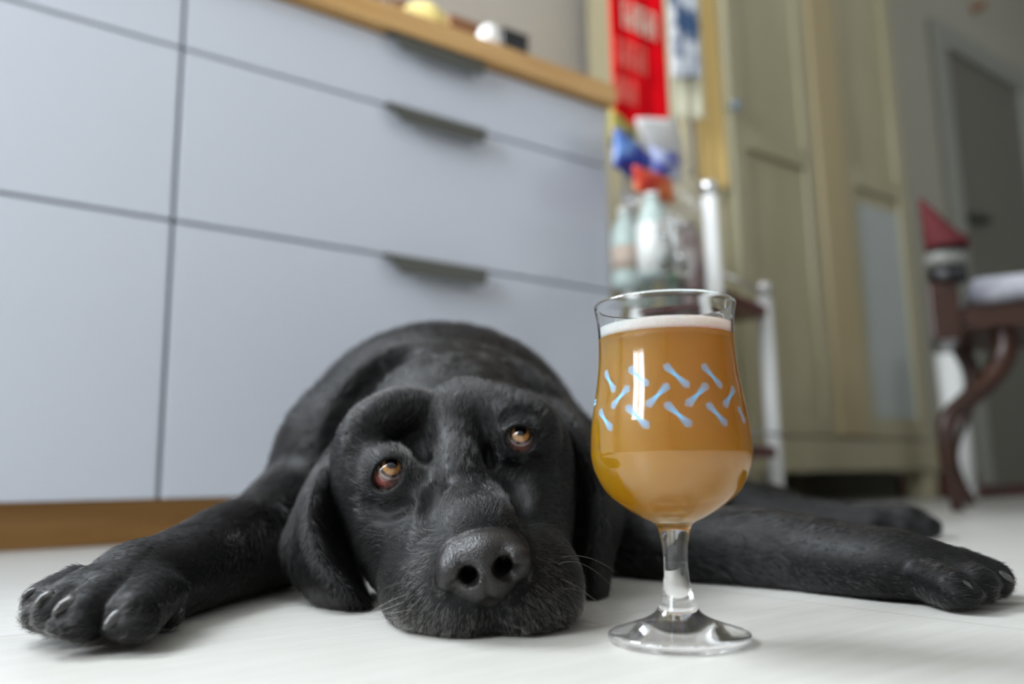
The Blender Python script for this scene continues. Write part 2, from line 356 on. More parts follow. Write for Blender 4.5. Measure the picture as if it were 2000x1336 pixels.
bottle(1256, .125, .018, .140, m_pet, m_green, 'slim translucent bottle between the two wider pale ones', lz=(.25, .55))
bottle(1280, .050, .028, .152, m_milk, m_labelw, 'milky bottle with bright white label, front of the cart', lz=(.05, .62))
bottle(1312, .115, .016, .138, m_pet, m_green, 'slim bottle with green label behind the bright white one', lz=(.3, .62))
m_pink = mat('mottled pink and grey paper', (.40, .30, .29), .6); noise_mix(m_pink, (.26, .18, .17), (.52, .46, .44), (1, 1, 1), 22, .4, .6)
x, y = cart_xy(1354, .095); t = empty('paper_sack', on_cart(x, y), 'tall pinkish grey paper sack standing at the middle of the cart', 'sack')
bm = bmesh.new(); box(bm, -.026, .026, -.022, .022, 0, .150, .006, 3)
for v in bm.verts:
    if v.co.z > .12: v.co.y *= .55; v.co.x *= .95
    v.co.x += .003 * math.sin(v.co.z * 90 + v.co.y * 200)
obj('sack', bm, m_pink, t, True)
bm = bmesh.new(); box(bm, -.025, .025, -.006, .006, .150, .168, .002); obj('folded_top', bm, m_pink, t)
m_slate = mat('slate grey plastic', (.07, .08, .09), .4)
x, y = cart_xy(1384, .125); t = empty('spray_can', on_cart(x, y), 'dark slate spray can with ochre cap right of the pink sack', 'can')
bm = bmesh.new(); lathe(bm, [(0, 0), (.021, 0), (.022, .003), (.022, .105), (.014, .118), (0, .118)], 28); obj('can', bm, m_slate, t, True)
m_ochre = mat('ochre plastic', (.45, .26, .05), .4)
bm = bmesh.new(); lathe(bm, [(0, .1185), (.015, .1185), (.018, .125), (.018, .152), (.012, .158), (0, .158)], 24); obj('cap', bm, m_ochre, t, True)
x, y = cart_xy(1306, .005); t = empty('tumbler', on_cart(x, y), 'narrow clear tumbler at the front edge of the cart', 'glass')
bm = bmesh.new(); lathe(bm, [(0, 0), (.015, 0), (.0165, .003), (.0175, .086), (.0160, .086), (.0152, .006), (0, .005)], 32); obj('glass', bm, m_bottle, t, True)
x, y = cart_xy(1334, .005); t = empty('salt_shaker', on_cart(x, y), 'small glass shaker with chrome top beside the tumbler', 'shaker')
bm = bmesh.new(); lathe(bm, [(0, 0), (.012, 0), (.013, .003), (.010, .026), (0, .026)], 24); obj('glass', bm, m_bottle, t, True)
bm = bmesh.new(); lathe(bm, [(0, .0265), (.0105, .0265), (.0105, .032), (.006, .038), (0, .039)], 24); obj('top', bm, m_chrome, t, True)
# ------------------------------------------------------------------ rail on the wardrobe with things hanging from it
RV = WV + .015; RZ = 1.42
t = empty('hook_rail', RM(WU0 - .002, WV, RZ), 'metal towel rail sticking out from the wardrobe side', 'rail')
bm = bmesh.new(); tube(bm, [(-.42, -.005, 0), (-.004, -.005, 0)], .006, 12); obj('rod', bm, m_handle, t, True)
bm = bmesh.new(); box(bm, -.006, 0, 0.002, .05, -.04, .04, .001); obj('bracket', bm, m_handle, t)
def cloth(name, px0, px1, py_bot, v, ztop, m, parent, folds=5, amp=.008, seed=0, skew=0.0, tip=0.0, th=.0022, bot2=None, topw=None):
    """hanging sheet with folds between two picture columns; its foot at py_bot"""
    r = np.random.default_rng(seed); u0 = on_v(px0, py_bot, v)[0]; u1 = on_v(px1, py_bot, v)[0]
    z0 = on_v(px0, py_bot, v)[1]; z1 = on_v(px1, bot2 if bot2 is not None else py_bot, v)[1]
    bm = bmesh.new(); nx, nz = 40, 30; G = []; ph = r.uniform(0, 6.28, 3); uc = (u0 + u1) / 2
    for j in range(nz + 1):
        row_ = []
        for i in range(nx + 1):
            s = i / nx; w = j / nz; zb = z0 + (z1 - z0) * s - tip * (1 - abs(2 * s - 1))
            zz = zb + (ztop - zb) * w; uu = u0 + (u1 - u0) * s
            if topw is not None: uu = uc + (uu - uc) * (1 + (topw - 1) * w)
            uu += skew * w
            y = amp * (1 - .35 * w) * (math.sin(folds * 2 * math.pi * s + ph[0] + .8 * w) + .4 * math.sin(2.3 * folds * math.pi * s + ph[1] - 2 * w))
            row_.append(bm.verts.new((uu, -(v + y), zz)))
        G.append(row_)
    for j in range(nz):
        for i in range(nx): bm.faces.new((G[j][i], G[j][i + 1], G[j + 1][i + 1], G[j + 1][i]))
    o = obj(name, bm, m, None, True); o.matrix_world = ROOM
    sm = o.modifiers.new('thickness', 'SOLIDIFY'); sm.thickness = th
    if parent is not None: o.parent = parent; o.matrix_world = ROOM
    return o
def hook(parent_, u, v):
    bm = bmesh.new(); tube(bm, spline([(u, -v, RZ - .055), (u, -v, RZ - .02), (u, -(RV + .006), RZ + .008), (u, -(RV - .010), RZ + .010)], 14), .0025, 8)
    o = obj('hanging_loop', bm, m_handle, parent_, True); return o
m_red = mat('bright red fabric', (.88, .002, .010), .8, spec=.1)
nt = m_red.node_tree; N = nt.nodes; L = nt.links
def top_empty(name, label, cat): 
    return empty(name, ROOM.copy(), label, cat)
t = top_empty('red_bag', 'bright red cloth bag with pale lettering blocks hanging by the wardrobe', 'bag')
rb = cloth('bag_panel', 1196, 1306, 236, RV + .01, RZ - .05, m_red, None, 2.2, .006, 3, bot2=262)
rb.parent = t; rb.matrix_world = ROOM
m_pale = mat('pale print', (.80, .62, .50), .6); m_pale2 = mat('faded pink print', (.80, .16, .12), .6)
def blot(px0, px1, py0, py1, v, m, parent, name='print_patch'):
    (u0, z1), (u1, z0) = on_v(px0, py0, v), on_v(px1, py1, v)
    z1 = on_v((px0 + px1) / 2, py0, v)[1]; z0 = on_v((px0 + px1) / 2, py1, v)[1]
    bm = bmesh.new(); box(bm, u0, u1, -v, -v + .001, z0, z1, .0)
    o = obj(name, bm, m, parent); return o
# lettering on the bag: short words in block capitals, unreadable at this blur
def strokes(px0, px1, py0, py1, v, m, parent, seed):
    (u0, _), (u1, _) = on_v(px0, (py0 + py1) / 2, v), on_v(px1, (py0 + py1) / 2, v)
    z1 = on_v((px0 + px1) / 2, py0, v)[1]; z0 = on_v((px0 + px1) / 2, py1, v)[1]
    bm = bmesh.new(); r = np.random.default_rng(seed); n = 4; w = (u1 - u0) / n; s = w * .24; h = z1 - z0
    for i in range(n):
        a = u0 + i * w + w * .06; e_ = a + w * .88
        for q in ((a, a + s, z0, z1), (e_ - s, e_, z0, z1 if i % 2 else z0 + h * .6), (a + s, e_ - s, z1 - s * 1.1, z1), (a + s, e_ - s, z0 + h * .42, z0 + h * .42 + s)):
            box(bm, q[0], q[1], -v, -v + .001, q[2], q[3])
    return obj('lettering', bm, m, parent)
vb = RV + .0235
strokes(1216, 1282, 14, 66, vb, m_pale, t, 1); strokes(1206, 1262, 84, 138, vb, m_pale2, t, 2); strokes(1198, 1244, 152, 200, vb, m_pale2, t, 3)
uh = on_v(1250, 240, RV)[0]; hook(t, uh - .02, RV + .01); hook(t, uh + .06, RV + .01)
m_bluew = mat('blue and white printed cotton', (.3, .4, .6), .6); noise_mix(m_bluew, (.05, .11, .24), (.70, .74, .80), (1, 1, 1), 16, .46, .54, 1)
t = top_empty('patterned_towel', 'blue and white patterned towel hanging between red bag and yellow cloth', 'towel')
c_ = cloth('towel', 1316, 1372, 152, RV + .032, RZ - .05, m_bluew, t, 3, .005, 5)
hook(t, on_v(1340, 190, RV)[0], RV + .032)
m_cream = mat('pale cream cotton', (.85, .82, .62), .7)
t = top_empty('cream_cloth', 'pale cream cloth hanging lowest beneath the blue patterned towel', 'cloth')
cloth('cloth', 1316, 1378, 232, RV + .014, RZ - .05, m_cream, t, 2, .004, 6); hook(t, on_v(1360, 190, RV)[0], RV + .014)
m_must = mat('mustard yellow cotton', (.85, .60, .22), .65)
t = top_empty('mustard_towel', 'long mustard yellow towel hanging down beside the wardrobe door panel', 'towel')
cloth('towel', 1366, 1420, 368, RV - .018, RZ - .05, m_must, t, 2, .004, 8, topw=.9); hook(t, on_v(1390, 300, RV)[0], RV - .018)
m_grey = mat('grey strap webbing', (.30, .27, .24), .6)
t = top_empty('grey_strap', 'thin grey strap dangling between cream cloth and mustard towel', 'strap')
cloth('strap', 1350, 1362, 345, RV - .002, RZ - .05, m_grey, t, 1, .002, 9); hook(t, on_v(1356, 300, RV)[0] - .015, RV - .002)
# wire basket above the cart with bright packages in it
def pack(name, px_, py0, py1, wpx, d, m, label, cat, tilt=0.0, sub=None, grp=None):
    """soft package spanning the picture rows py0..py1, d behind the cart front"""
    n = Matrix(CM).to_3x3() @ Vector((0, 1, 0)); o_ = CM @ Vector((0, d, 0)); c = Vector(CP)
    def hitp(x, y):
        r = Vector(ray(x, y)); k = ((o_ - c).dot(n)) / r.dot(n); return CM.inverted() @ (c + r * k)
    a = hitp(px_, py1); b_ = hitp(px_, py0); w = (hitp(px_ + wpx / 2, py1) - hitp(px_ - wpx / 2, py1)).x
    t = empty(name, CM @ Matrix.Translation((a.x, d, a.z)) @ Matrix.Rotation(tilt, 4, 'Y'), label, cat, grp)
    h = b_.z - a.z; bm = bmesh.new(); box(bm, -w / 2, w / 2, -.022, .022, 0, h); bmesh.ops.subdivide_edges(bm, edges=bm.edges[:], cuts=5, use_grid_fill=True)
    for v in bm.verts:
        x, z = v.co.x / (w / 2), v.co.z / h * 2 - 1
        v.co.y *= max(.15, (1 - x * x * .75) * (1 - z * z * .8)); v.co.x *= 1 - .06 * (1 - z * z); v.co.z += .002 * math.sin(40 * v.co.x * 10)
    obj('pouch', bm, m, t, True)
    return t, w, h, a
m_blue = mat('blue foil', (.03, .07, .42), .25); noise_mix(m_blue, (.012, .02, .30), (.16, .34, .72), (1, 1, 1), 28, .40, .62)
m_blue2 = mat('blue and white foil', (.2, .3, .7), .25); noise_mix(m_blue2, (.03, .05, .40), (.55, .62, .85), (1, 1, 1), 30, .42, .56)
m_orange = mat('orange red foil', (.78, .10, .02), .35); noise_mix(m_orange, (.55, .03, .015), (.82, .20, .03), (1, 1, 1), 18, .4, .6)
m_paper = mat('white paper', (.78, .77, .76), .6)
m_gy = mat('green yellow foil', (.3, .3, .05), .4); noise_mix(m_gy, (.10, .13, .02), (.55, .42, .08), (1, 1, 1), 40, .4, .6)
ZBK = .598
bm = bmesh.new()
bx0, bx1, by0, by1, bz0, bz1 = -.050, .140, .045, .155, ZBK, ZBK + .05
for z_ in (bz0, (bz0 + bz1) / 2, bz1):
    tube(bm, [(bx0, by0, z_), (bx1, by0, z_), (bx1, by1, z_), (bx0, by1, z_), (bx0, by0, z_)], .0013, 6)
for i in range(14):
    x = bx0 + (bx1 - bx0) * i / 13; tube(bm, [(x, by0, bz1), (x, by0, bz0), (x, by1, bz0), (x, by1, bz1)], .0010, 6)
bk = obj('wire_basket', bm, m_chrome, ct, True)
for x in (bx0 + .02, bx1 - .02):
    bm = bmesh.new(); tube(bm, [(x, by1 + .004, ZS - .0), (x, by1 + .004, bz1)], .004, 10); obj('support', bm, m_chrome, bk, True)
G_ = 'packets in the wire basket'
pack('snack_packet', 1236, 276, 350, 70, .114, m_blue, 'deep blue foil packet at the left in the wire basket', 'packet', .1, grp=G_)
pack('snack_packet', 1304, 298, 350, 50, .078, m_blue2, 'blue and white foil packet at the right in the wire basket', 'packet', -.12, grp=G_)
pack('snack_packet', 1280, 340, 386, 72, .066, m_orange, 'orange red foil packet lying lowest in the wire basket', 'packet', -.1, grp=G_)
pack('paper_bundle', 1302, 240, 326, 78, .135, m_paper, 'folded white paper sticking up behind the blue packets', 'paper', -.35)
pack('snack_packet', 1214, 232, 300, 48, .150, m_gy, 'green and yellow foil packet tucked behind the blue ones', 'packet', .15, grp=G_)
# ------------------------------------------------------------------ chair at the right edge
CHU, CHV = 1.70, .36
ch = empty('wooden_chair', RM(CHU, CHV, 0) @ Matrix.Rotation(math.radians(-60), 4, 'Z'), 'dark wooden chair with curved legs and grey cushion at the right edge', 'chair')
def at_w(px_, py_, Y): return ch.matrix_world.inverted() @ Vector(P(px_, py_, Y))
YC = 1.66
q = [at_w(x, y, YC) for x, y in ((1958, 640), (1962, 690), (1935, 740), (1885, 785), (1850, 818), (1846, 860))]
q += [Vector((q[-1].x - .0, q[-1].y, max(.02, q[-1].z - .05))), Vector((q[-1].x + .01, q[-1].y, 0.0))]
bm = bmesh.new(); tube(bm, spline([tuple(p) for p in q], 30), list(np.interp(np.linspace(0, 1, 30), [0, .3, .7, 1], [.024, .022, .015, .012])), 14); obj('leg', bm, m_darkwood, ch, True)
sz = at_w(1900, 610, YC).z; sx0 = at_w(1832, 600, YC).x; sy = at_w(1900, 610, YC).y
for dx, dy in ((.50, 0), (.05, .30), (.48, .30)):
    bm = bmesh.new(); x = sx0 + dx; y = sy + dy
    tube(bm, spline([(x, y, sz), (x + .03, y, sz - .12), (x - .03, y, .12), (x, y, 0)], 20), list(np.linspace(.022, .012, 20)), 12); obj('leg', bm, m_darkwood, ch, True)
bm = bmesh.new(); box(bm, sx0, sx0 + .56, sy - .03, sy + .34, sz - .04, sz + .01, .012, 3); obj('seat_frame', bm, m_darkwood, ch)
m_cushion = mat('grey violet fabric', (.22, .22, .26), .7); noise_mix(m_cushion, (.13, .13, .16), (.42, .42, .46), (1, 1, 1), 12, .4, .65)
bm = bmesh.new(); box(bm, sx0 + .06, sx0 + .56, sy - .05, sy + .33, sz + .012, sz + .065, .02, 4); obj('seat_cushion', bm, m_cushion, ch, True)
for y in (sy + .02, sy + .30):
    x = sx0 + .50; bm = bmesh.new(); tube(bm, spline([(x, y, sz), (x + .03, y, sz + .2), (x + .09, y, sz + .42)], 12), .016, 12); obj('back_post', bm, m_darkwood, ch, True)
bm = bmesh.new(); box(bm, sx0 + .52, sx0 + .54, sy + .03, sy + .29, sz + .20, sz + .26, .006); obj('back_rail', bm, m_darkwood, ch)
# arm post at the front left of the seat, with its band
pa = at_w(1842, 600, YC)
bm = bmesh.new(); box(bm, pa.x - .028, pa.x + .03, pa.y - .02, pa.y + .02, pa.z - .07, pa.z + .05, .006, 3); obj('corner_block', bm, m_darkwood, ch)
# things on the chair
m_crim = mat('crimson felt', (.085, .004, .007), .8)
p0, p1, p2 = (at_w(*c, YC) for c in ((1800, 388), (1808, 482), (1876, 482)))
t = empty('red_hat', ch.matrix_world @ Matrix.Translation((p1.x, p1.y, p1.z)), 'dark red pointed felt hat on top of the chair corner', 'hat')
w_ = (p2.x - p1.x) + .01; h_ = p0.z - p1.z
bm = bmesh.new(); lathe(bm, [(w_ * .5, 0), (w_ * .47, .02), (w_ * .36, h_ * .35), (w_ * .2, h_ * .7), (w_ * .04, h_), (0, h_ * 1.01)], 28)
for v in bm.verts: v.co.x += w_ * .5 - v.co.z / h_ * w_ * .52
obj('crown', bm, m_crim, t, True)
bm = bmesh.new(); lathe(bm, [(w_ * .52, -.012), (w_ * .55, -.006), (w_ * .55, .006), (w_ * .52, .012), (w_ * .49, 0)], 28, w_ * .5, 0, 0, close=True); obj('brim', bm, m_crim, t, True)
bb = at_w(1848, 518, YC); bt = at_w(1848, 484, YC)
t = empty('grey_tin', ch.matrix_world @ Matrix.Translation((bb.x, bb.y, pa.z + .051)), 'grey tin with black lid standing on the chair corner', 'tin')
hh = p1.z - .014 - (pa.z + .051)
bm = bmesh.new(); lathe(bm, [(0, 0), (.036, 0), (.038, .003), (.038, hh * .5), (0, hh * .5)], 28); obj('tin', bm, m_black, t, True)
bm = bmesh.new(); lathe(bm, [(0, hh * .5 + .0005), (.039, hh * .5 + .0005), (.039, hh - .002), (.036, hh), (0, hh)], 28); obj('lid', bm, mat('grey tin lid', (.22, .22, .2), .4), t, True)
# white post behind the chair leg
wp = on_v(1872, 900, .02)
t = empty('umbrella_stand', RM(on_v(1874, 900, .05)[0], .05, 0), 'white upright tube stand behind the curved chair leg', 'stand')
zt_ = on_v(1868, 655, .05)[1]
bm = bmesh.new(); lathe(bm, [(0, 0), (.034, 0), (.034, zt_), (.030, zt_), (.028, .01), (0, .01)], 32); obj('tube', bm, m_whiteenamel, t, True)
bm = bmesh.new(); lathe(bm, [(.035, .02), (.040, .02), (.040, .035), (.035, .035)], 32, close=True); obj('foot_ring', bm, m_chrome, t, True)
# small hook high on the passage wall
u_, z_ = on_v(1900, 18, JV)
t = empty('wall_hook', RM(u_, JV, z_), 'small brown wooden hook high on the wall above the door', 'hook')
bm = bmesh.new(); lathe(bm, [(0, 0), (.022, 0), (.024, .004), (.014, .010), (.010, .030), (.018, .042), (.014, .05), (0, .052)], 24)
bmesh.ops.rotate(bm, cent=(0, 0, 0), matrix=Matrix.Rotation(math.radians(90), 3, 'X'), verts=bm.verts); obj('knob', bm, m_brown, t, True)

# ------------------------------------------------------------------ the beer glass
GB = floor_at(1327, 1253); GB[2] = .0004
m_glass = mat('clear glass', (1, 1, 1), .0, Transmission_Weight=1.0, IOR=1.50)
m_beer = mat('hazy golden beer', (1, 1, 1), .0, Transmission_Weight=1.0, IOR=1.345)
nt = m_beer.node_tree; N = nt.nodes; L = nt.links
va = N.new('ShaderNodeVolumeAbsorption'); va.inputs['Color'].default_value = (.9999, .966, .0, 1); va.inputs['Density'].default_value = 500
vs_ = N.new('ShaderNodeVolumeScatter'); vs_.inputs['Color'].default_value = (1.0, .95, .85, 1); vs_.inputs['Density'].default_value = 75; vs_.inputs['Anisotropy'].default_value = .1
ad = N.new('ShaderNodeAddShader'); L.new(va.outputs[0], ad.inputs[0]); L.new(vs_.outputs[0], ad.inputs[1]); L.new(ad.outputs[0], N['Material Output'].inputs['Volume'])
m_foam = mat('cream foam', (.93, .90, .84), .7, Subsurface_Weight=.3)
noise_mix(m_foam, (.90, .87, .80), (.97, .96, .93), (1, 1, 1), 900, .35, .6, 2, .4, .0004)
m_print = mat('pale blue print', (.17, .50, .80), .35)
OUT = [(.0, 0), (.0315, 0), (.0334, .0012), (.0338, .0028), (.0326, .0044), (.0270, .0062), (.0200, .0085), (.0140, .0110), (.0102, .0140), (.0080, .0190), (.0064, .0260), (.0057, .0340), (.0060, .0420), (.0070, .0490), (.0092, .0545), (.0155, .0577), (.0238, .0628), (.0320, .0697), (.0371, .0787), (.0390, .0860), (.0393, .0920), (.0386, .1030), (.0368, .1140), (.0351, .1240), (.0340, .1350), (.0337, .1450), (.0342, .1540), (.0356, .1625)]
INN = [(.0356 - .0002, .1636), (.0346, .1636), (.0340, .1622), (.0330, .1540), (.0325, .1450), (.0328, .1350), (.0339, .1240), (.0356, .1140), (.0374, .1030), (.0381, .0920), (.0378, .0860), (.0358, .0787), (.0304, .0705), (.0222, .0645), (.0140, .0608), (.0060, .0592), (.0, .0590)]
so = spline(OUT[1:], 110); si = spline(INN, 70)
prof = [(0, 0)] + [tuple(p) for p in so] + [tuple(p) for p in si[:-1]] + [(0, .0590)]
gl = empty('beer_glass', Matrix.Translation(Vector(GB)), 'stemmed tulip beer glass with pale blue marks, standing in front of the dog', 'glass')
bm = bmesh.new(); lathe(bm, prof, 128); obj('bowl_and_stem', bm, m_glass, gl, True)
ri = lambda z: float(np.interp(z, [p[1] for p in si[::-1]], [p[0] for p in si[::-1]]))
ro = lambda z: float(np.interp(z, [p[1] for p in so], [p[0] for p in so]))
ZL, ZF = .1462, .1516
lp = [(0, .0588)] + [(max(p[0], 0) + .00025, p[1] - .0002) for p in si[::-1][1:] if p[1] < ZL - .001] + [(ri(ZL) + .00025, ZL), (0, ZL)]
br_ = empty('beer', Matrix.Translation(Vector(GB)), 'golden hazy beer filling the glass up to its rim band', 'beer')
bm = bmesh.new(); lathe(bm, lp, 128); obj('liquid', bm, m_beer, br_, True)
bm = bmesh.new(); lathe(bm, [(0, ZL + .0001), (ri(ZL) - .0001, ZL + .0001), (ri(ZL + .002) - .0001, ZL + .002), (ri(ZF) - .0001, ZF), (ri(ZF) - .0012, ZF + .0004), (ri(ZF) - .003, ZF - .0006), (0, ZF - .0010)], 96)
obj('foam', bm, m_foam, br_, True)
# printed marks: sheaves of thin strokes pinched in the middle
def on_glass(px_, py_):
    r = ray(px_, py_); r = r / np.linalg.norm(r); best = None
    for t in np.linspace(.30, .46, 1601):
        p = CP + r * t; q = p - GB
        if math.hypot(q[0], q[1]) <= ro(q[2]) + .00005: return q
    # grazing: nearest approach
    return None
marks = [((140, 297), (172, 365)), ((218, 285), (283, 345)), ((335, 275), (418, 350)), ((460, 275), (528, 352)),
         ((220, 347), (160, 420)), ((350, 340), (277, 415)), ((478, 340), (408, 412)), ((567, 350), (533, 415)),
         ((122, 425), (163, 492)), ((210, 412), (285, 485)), ((338, 402), (425, 480)), ((476, 403), (543, 478)), ((580, 415), (603, 470))]
bm = bmesh.new()
def cyl(q): return math.atan2(q[1], q[0]), q[2]
def strip(a, b, w0, w1):
    """thin stroke on the glass wall from (angle,z) a to b"""
    n = 6; prev = None
    d = np.array([(b[0] - a[0]) * .037, b[1] - a[1]]); d /= np.linalg.norm(d) + 1e-9; nrm = np.array([-d[1], d[0]])
    for i in range(n + 1):
        t = i / n; th_ = a[0] + (b[0] - a[0]) * t; z = a[1] + (b[1] - a[1]) * t; w = w0 + (w1 - w0) * t
        pr = []
        for s in (-1, 1):
            zz = z + nrm[1] * w * s; tt = th_ + nrm[0] * w * s / .037; R = ro(zz) + .00012
            pr.append(bm.verts.new((R * math.cos(tt), R * math.sin(tt), zz)))
        if prev: bm.faces.new((prev[0], prev[1], pr[1], pr[0]))
        prev = pr
for (x0, y0), (x1, y1) in marks:
    a = on_glass(1100 + x0 / 1.7, 550 + y0 / 1.7); b = on_glass(1100 + x1 / 1.7, 550 + y1 / 1.7)
    if a is None or b is None: continue
    a, b = cyl(a), cyl(b)
    d = np.array([(b[0] - a[0]) * .037, b[1] - a[1]]); Ld = np.linalg.norm(d); d /= Ld; nn = np.array([-d[1], d[0]]); m_ = ((a[0] + b[0]) / 2, (a[1] + b[1]) / 2)
    for k, jit in zip((-1.5, -.5, .5, 1.5), (.86, 1.0, .97, .88)):
        for s in (-1, 1):
            off = k * .00105; e_ = (m_[0] + (d[0] * Ld / 2 * jit * s + nn[0] * off) / .037, m_[1] + d[1] * Ld / 2 * jit * s + nn[1] * off)
            c_ = (m_[0] + nn[0] * k * .00028 / .037, m_[1] + nn[1] * k * .00028)
            strip(c_, e_, .00018, .00019)
# the ends of two letters of the maker's line, turned away on the left edge
for z0, z1 in ((.1128, .1142), (.1148, .1156)):
    th0 = math.atan2(on_glass(1163, 795)[1], on_glass(1163, 795)[0]) if on_glass(1163, 795) is not None else 3.5
    strip((th0, (z0 + z1) / 2), (th0 - .16, (z0 + z1) / 2), (z1 - z0) / 2, (z1 - z0) / 2)
o = obj('printed_pattern', bm, m_print, gl, False)

FUR_N = 270000
# ------------------------------------------------------------------ the dog: one distance field, one continuous surface
def axis_pts(segs):
    out = [segs[0][0]]
    for a, b, s in segs:
        n = max(1, int(round((b - a) / s))); out += list(np.linspace(a, b, n + 1)[1:])
    return np.array(out, dtype=np.float32)
GX = axis_pts([(-.30, -.11, .0016), (-.11, .05, .0010), (.05, .10, .0015), (.10, .20, .003), (.20, .345, .0018), (.345, .62, .004)])
GY = axis_pts([(.365, .54, .0010), (.54, .60, .0016), (.60, .70, .0025), (.70, 1.40, .0055)])
GZ = axis_pts([(-.006, .125, .0010), (.125, .165, .0016), (.165, .29, .0035)])
DF = np.full((len(GX), len(GY), len(GZ)), 1.0, dtype=np.float32)
def win(lo, hi):
    sl = []
    for g, a, b in zip((GX, GY, GZ), lo, hi):
        sl.append(slice(max(0, int(np.searchsorted(g, a)) - 1), min(len(g), int(np.searchsorted(g, b)) + 1)))
    return tuple(sl)
def coords(sl):
    return GX[sl[0]][:, None, None], GY[sl[1]][None, :, None], GZ[sl[2]][None, None, :]
def smin(a, b, k):
    if k <= 0: return np.minimum(a, b)
    h = np.maximum(k - np.abs(a - b), 0) / k
    return np.minimum(a, b) - h * h * (k / 4)
def smax(a, b, k): return -smin(-a, -b, k)
def rotm(rx=0, ry=0, rz=0):
    return np.array(Euler((math.radians(rx), math.radians(ry), math.radians(rz))).to_matrix())
def ell_d(sl, c, r, M=None):
    x, y, z = coords(sl); x = x - c[0]; y = y - c[1]; z = z - c[2]
    if M is not None:
        x, y, z = (M[0][0] * x + M[1][0] * y + M[2][0] * z, M[0][1] * x + M[1][1] * y + M[2][1] * z, M[0][2] * x + M[1][2] * y + M[2][2] * z)
    k0 = np.sqrt((x / r[0]) ** 2 + (y / r[1]) ** 2 + (z / r[2]) ** 2)
    k1 = np.sqrt((x / r[0] ** 2) ** 2 + (y / r[1] ** 2) ** 2 + (z / r[2] ** 2) ** 2) + 1e-9
    return (k0 * (k0 - 1) / k1).astype(np.float32)
def ell(c, r, k=.02, rot=None, sub=False):
    c = np.array(c, float); r = (r,) * 3 if not hasattr(r, '__len__') else r
    m = max(r) + k + .006; sl = win(c - m, c + m)
    M = rotm(*rot) if rot is not None else None
    d = ell_d(sl, c, r, M)
    DF[sl] = smax(DF[sl], -d, k) if sub else smin(DF[sl], d, k)
def cone(a, b, ra, rb, k=.02, sub=False, flat=1.0):
    """round cone a->b; flat scales heights (z) about the axis"""
    a = np.array(a, float); b = np.array(b, float); m = max(ra, rb) + k + .006
    sl = win(np.minimum(a, b) - m, np.maximum(a, b) + m)
    x, y, z = coords(sl); ab = b - a; L2 = float(ab @ ab)
    t = np.clip(((x - a[0]) * ab[0] + (y - a[1]) * ab[1] + (z - a[2]) * ab[2]) / L2, 0, 1)
    d = np.sqrt((x - a[0] - t * ab[0]) ** 2 + (y - a[1] - t * ab[1]) ** 2 + ((z - a[2] - t * ab[2]) / flat) ** 2) - (ra + (rb - ra) * t)
    d = d.astype(np.float32)
    DF[sl] = smax(DF[sl], -d, k) if sub else smin(DF[sl], d, k)
def limb(pts, k=.02, n=None, sub=False):
    """pts: rows (x,y,z,r)"""
    q = spline(pts, n or (len(pts) - 1) * 4 + 1)
    for a, b in zip(q[:-1], q[1:]): cone(a[:3], b[:3], a[3], b[3], k, sub)
def sheet(rows, th, k, nu=110, nv=56):
    """rows: cross-sections [(p0,p1,p2)...] -> thin curved sheet"""
    A = np.array(rows, float); n, m, _ = A.shape
    R = spline(A.reshape(n, m * 3), nu).reshape(nu, m, 3)
    G = np.array([spline(r, nv) for r in R])
    pts = G.reshape(-1, 3); lo = pts.min(0) - .02; hi = pts.max(0) + .02
    sl = win(lo, hi); x, y, z = coords(sl)
    T = np.full((x.shape[0], y.shape[1], z.shape[2]), .05, np.float32)
    i0, j0, k0 = sl[0].start, sl[1].start, sl[2].start
    tv = np.linspace(0, 1, nu)
    for ui in range(nu):
        for vi in range(nv):
            p = G[ui, vi]; e = min(vi, nv - 1 - vi) / (nv / 2.0)
            t = th * (0.55 + .45 * min(1, e * 3)); w = th + .011
            s2 = win(p - w, p + w)
            xx, yy, zz = coords(s2)
            d = np.sqrt((xx - p[0]) ** 2 + (yy - p[1]) ** 2 + (zz - p[2]) ** 2) - t
            q = (slice(s2[0].start - i0, s2[0].stop - i0), slice(s2[1].start - j0, s2[1].stop - j0), slice(s2[2].start - k0, s2[2].stop - k0))
            np.minimum(T[q], d, out=T[q])
    DF[sl] = smin(DF[sl], T, k)
def row(*p): return [P(*q) for q in p]

# trunk: withers, chest, loin, rump
ell((-.072, .85, .104), (.143, .16, .134), .03, rot=(0, 0, -20))
ell((-.045, .96, .092), (.125, .18, .114), .05, rot=(0, 0, -35))
ell((.045, 1.06, .060), (.110, .17, .085), .05, rot=(0, 0, -40))
ell((.180, 1.16, .055), (.110, .15, .070), .05, rot=(0, 0, -45))
ell((.330, 1.22, .026), (.095, .080, .044), .03)
# hind leg stretched out to the right with its paw
limb([(.30, 1.16, .03, .045), (.36, 1.10, .020, .028), (.425, 1.05, .016, .019), (.465, 1.02, .014, .018), (.485, 1.00, .012, .014)], .015)
# tail
limb([(.27, 1.26, .05, .026), (.36, 1.30, .03, .020), (.46, 1.31, .02, .014), (.55, 1.30, .014, .008)], .01)
# neck and the roll of skin on the nape
limb([(*P(885, 890, .66), .070), (*P(870, 870, .74), .082), (*P(850, 890, .82), .085)], .02)
ell(P(855, 752, .735), (.066, .040, .024), .014)
limb([(*P(690, 840, .70), .020), (*P(720, 765, .71), .018), (*P(775, 722, .72), .016), (*P(850, 715, .725), .016), (*P(960, 735, .72), .018), (*P(1060, 800, .70), .020)], .012)
# shoulders
ell(P(660, 920, .76), (.060, .080, .074), .03, rot=(0, 0, 20))
ell(P(1075, 950, .80), (.070, .085, .074), .03)
# left foreleg (viewer's left)
limb([(*P(610, 1000, .73), .050), (*P(540, 1050, .66), .0345), (*P(455, 1078, .59), .0275), (*P(370, 1112, .53), .0215), (*P(305, 1138, .49), .0180), (*P(240, 1152, .462), .0172)], .016)
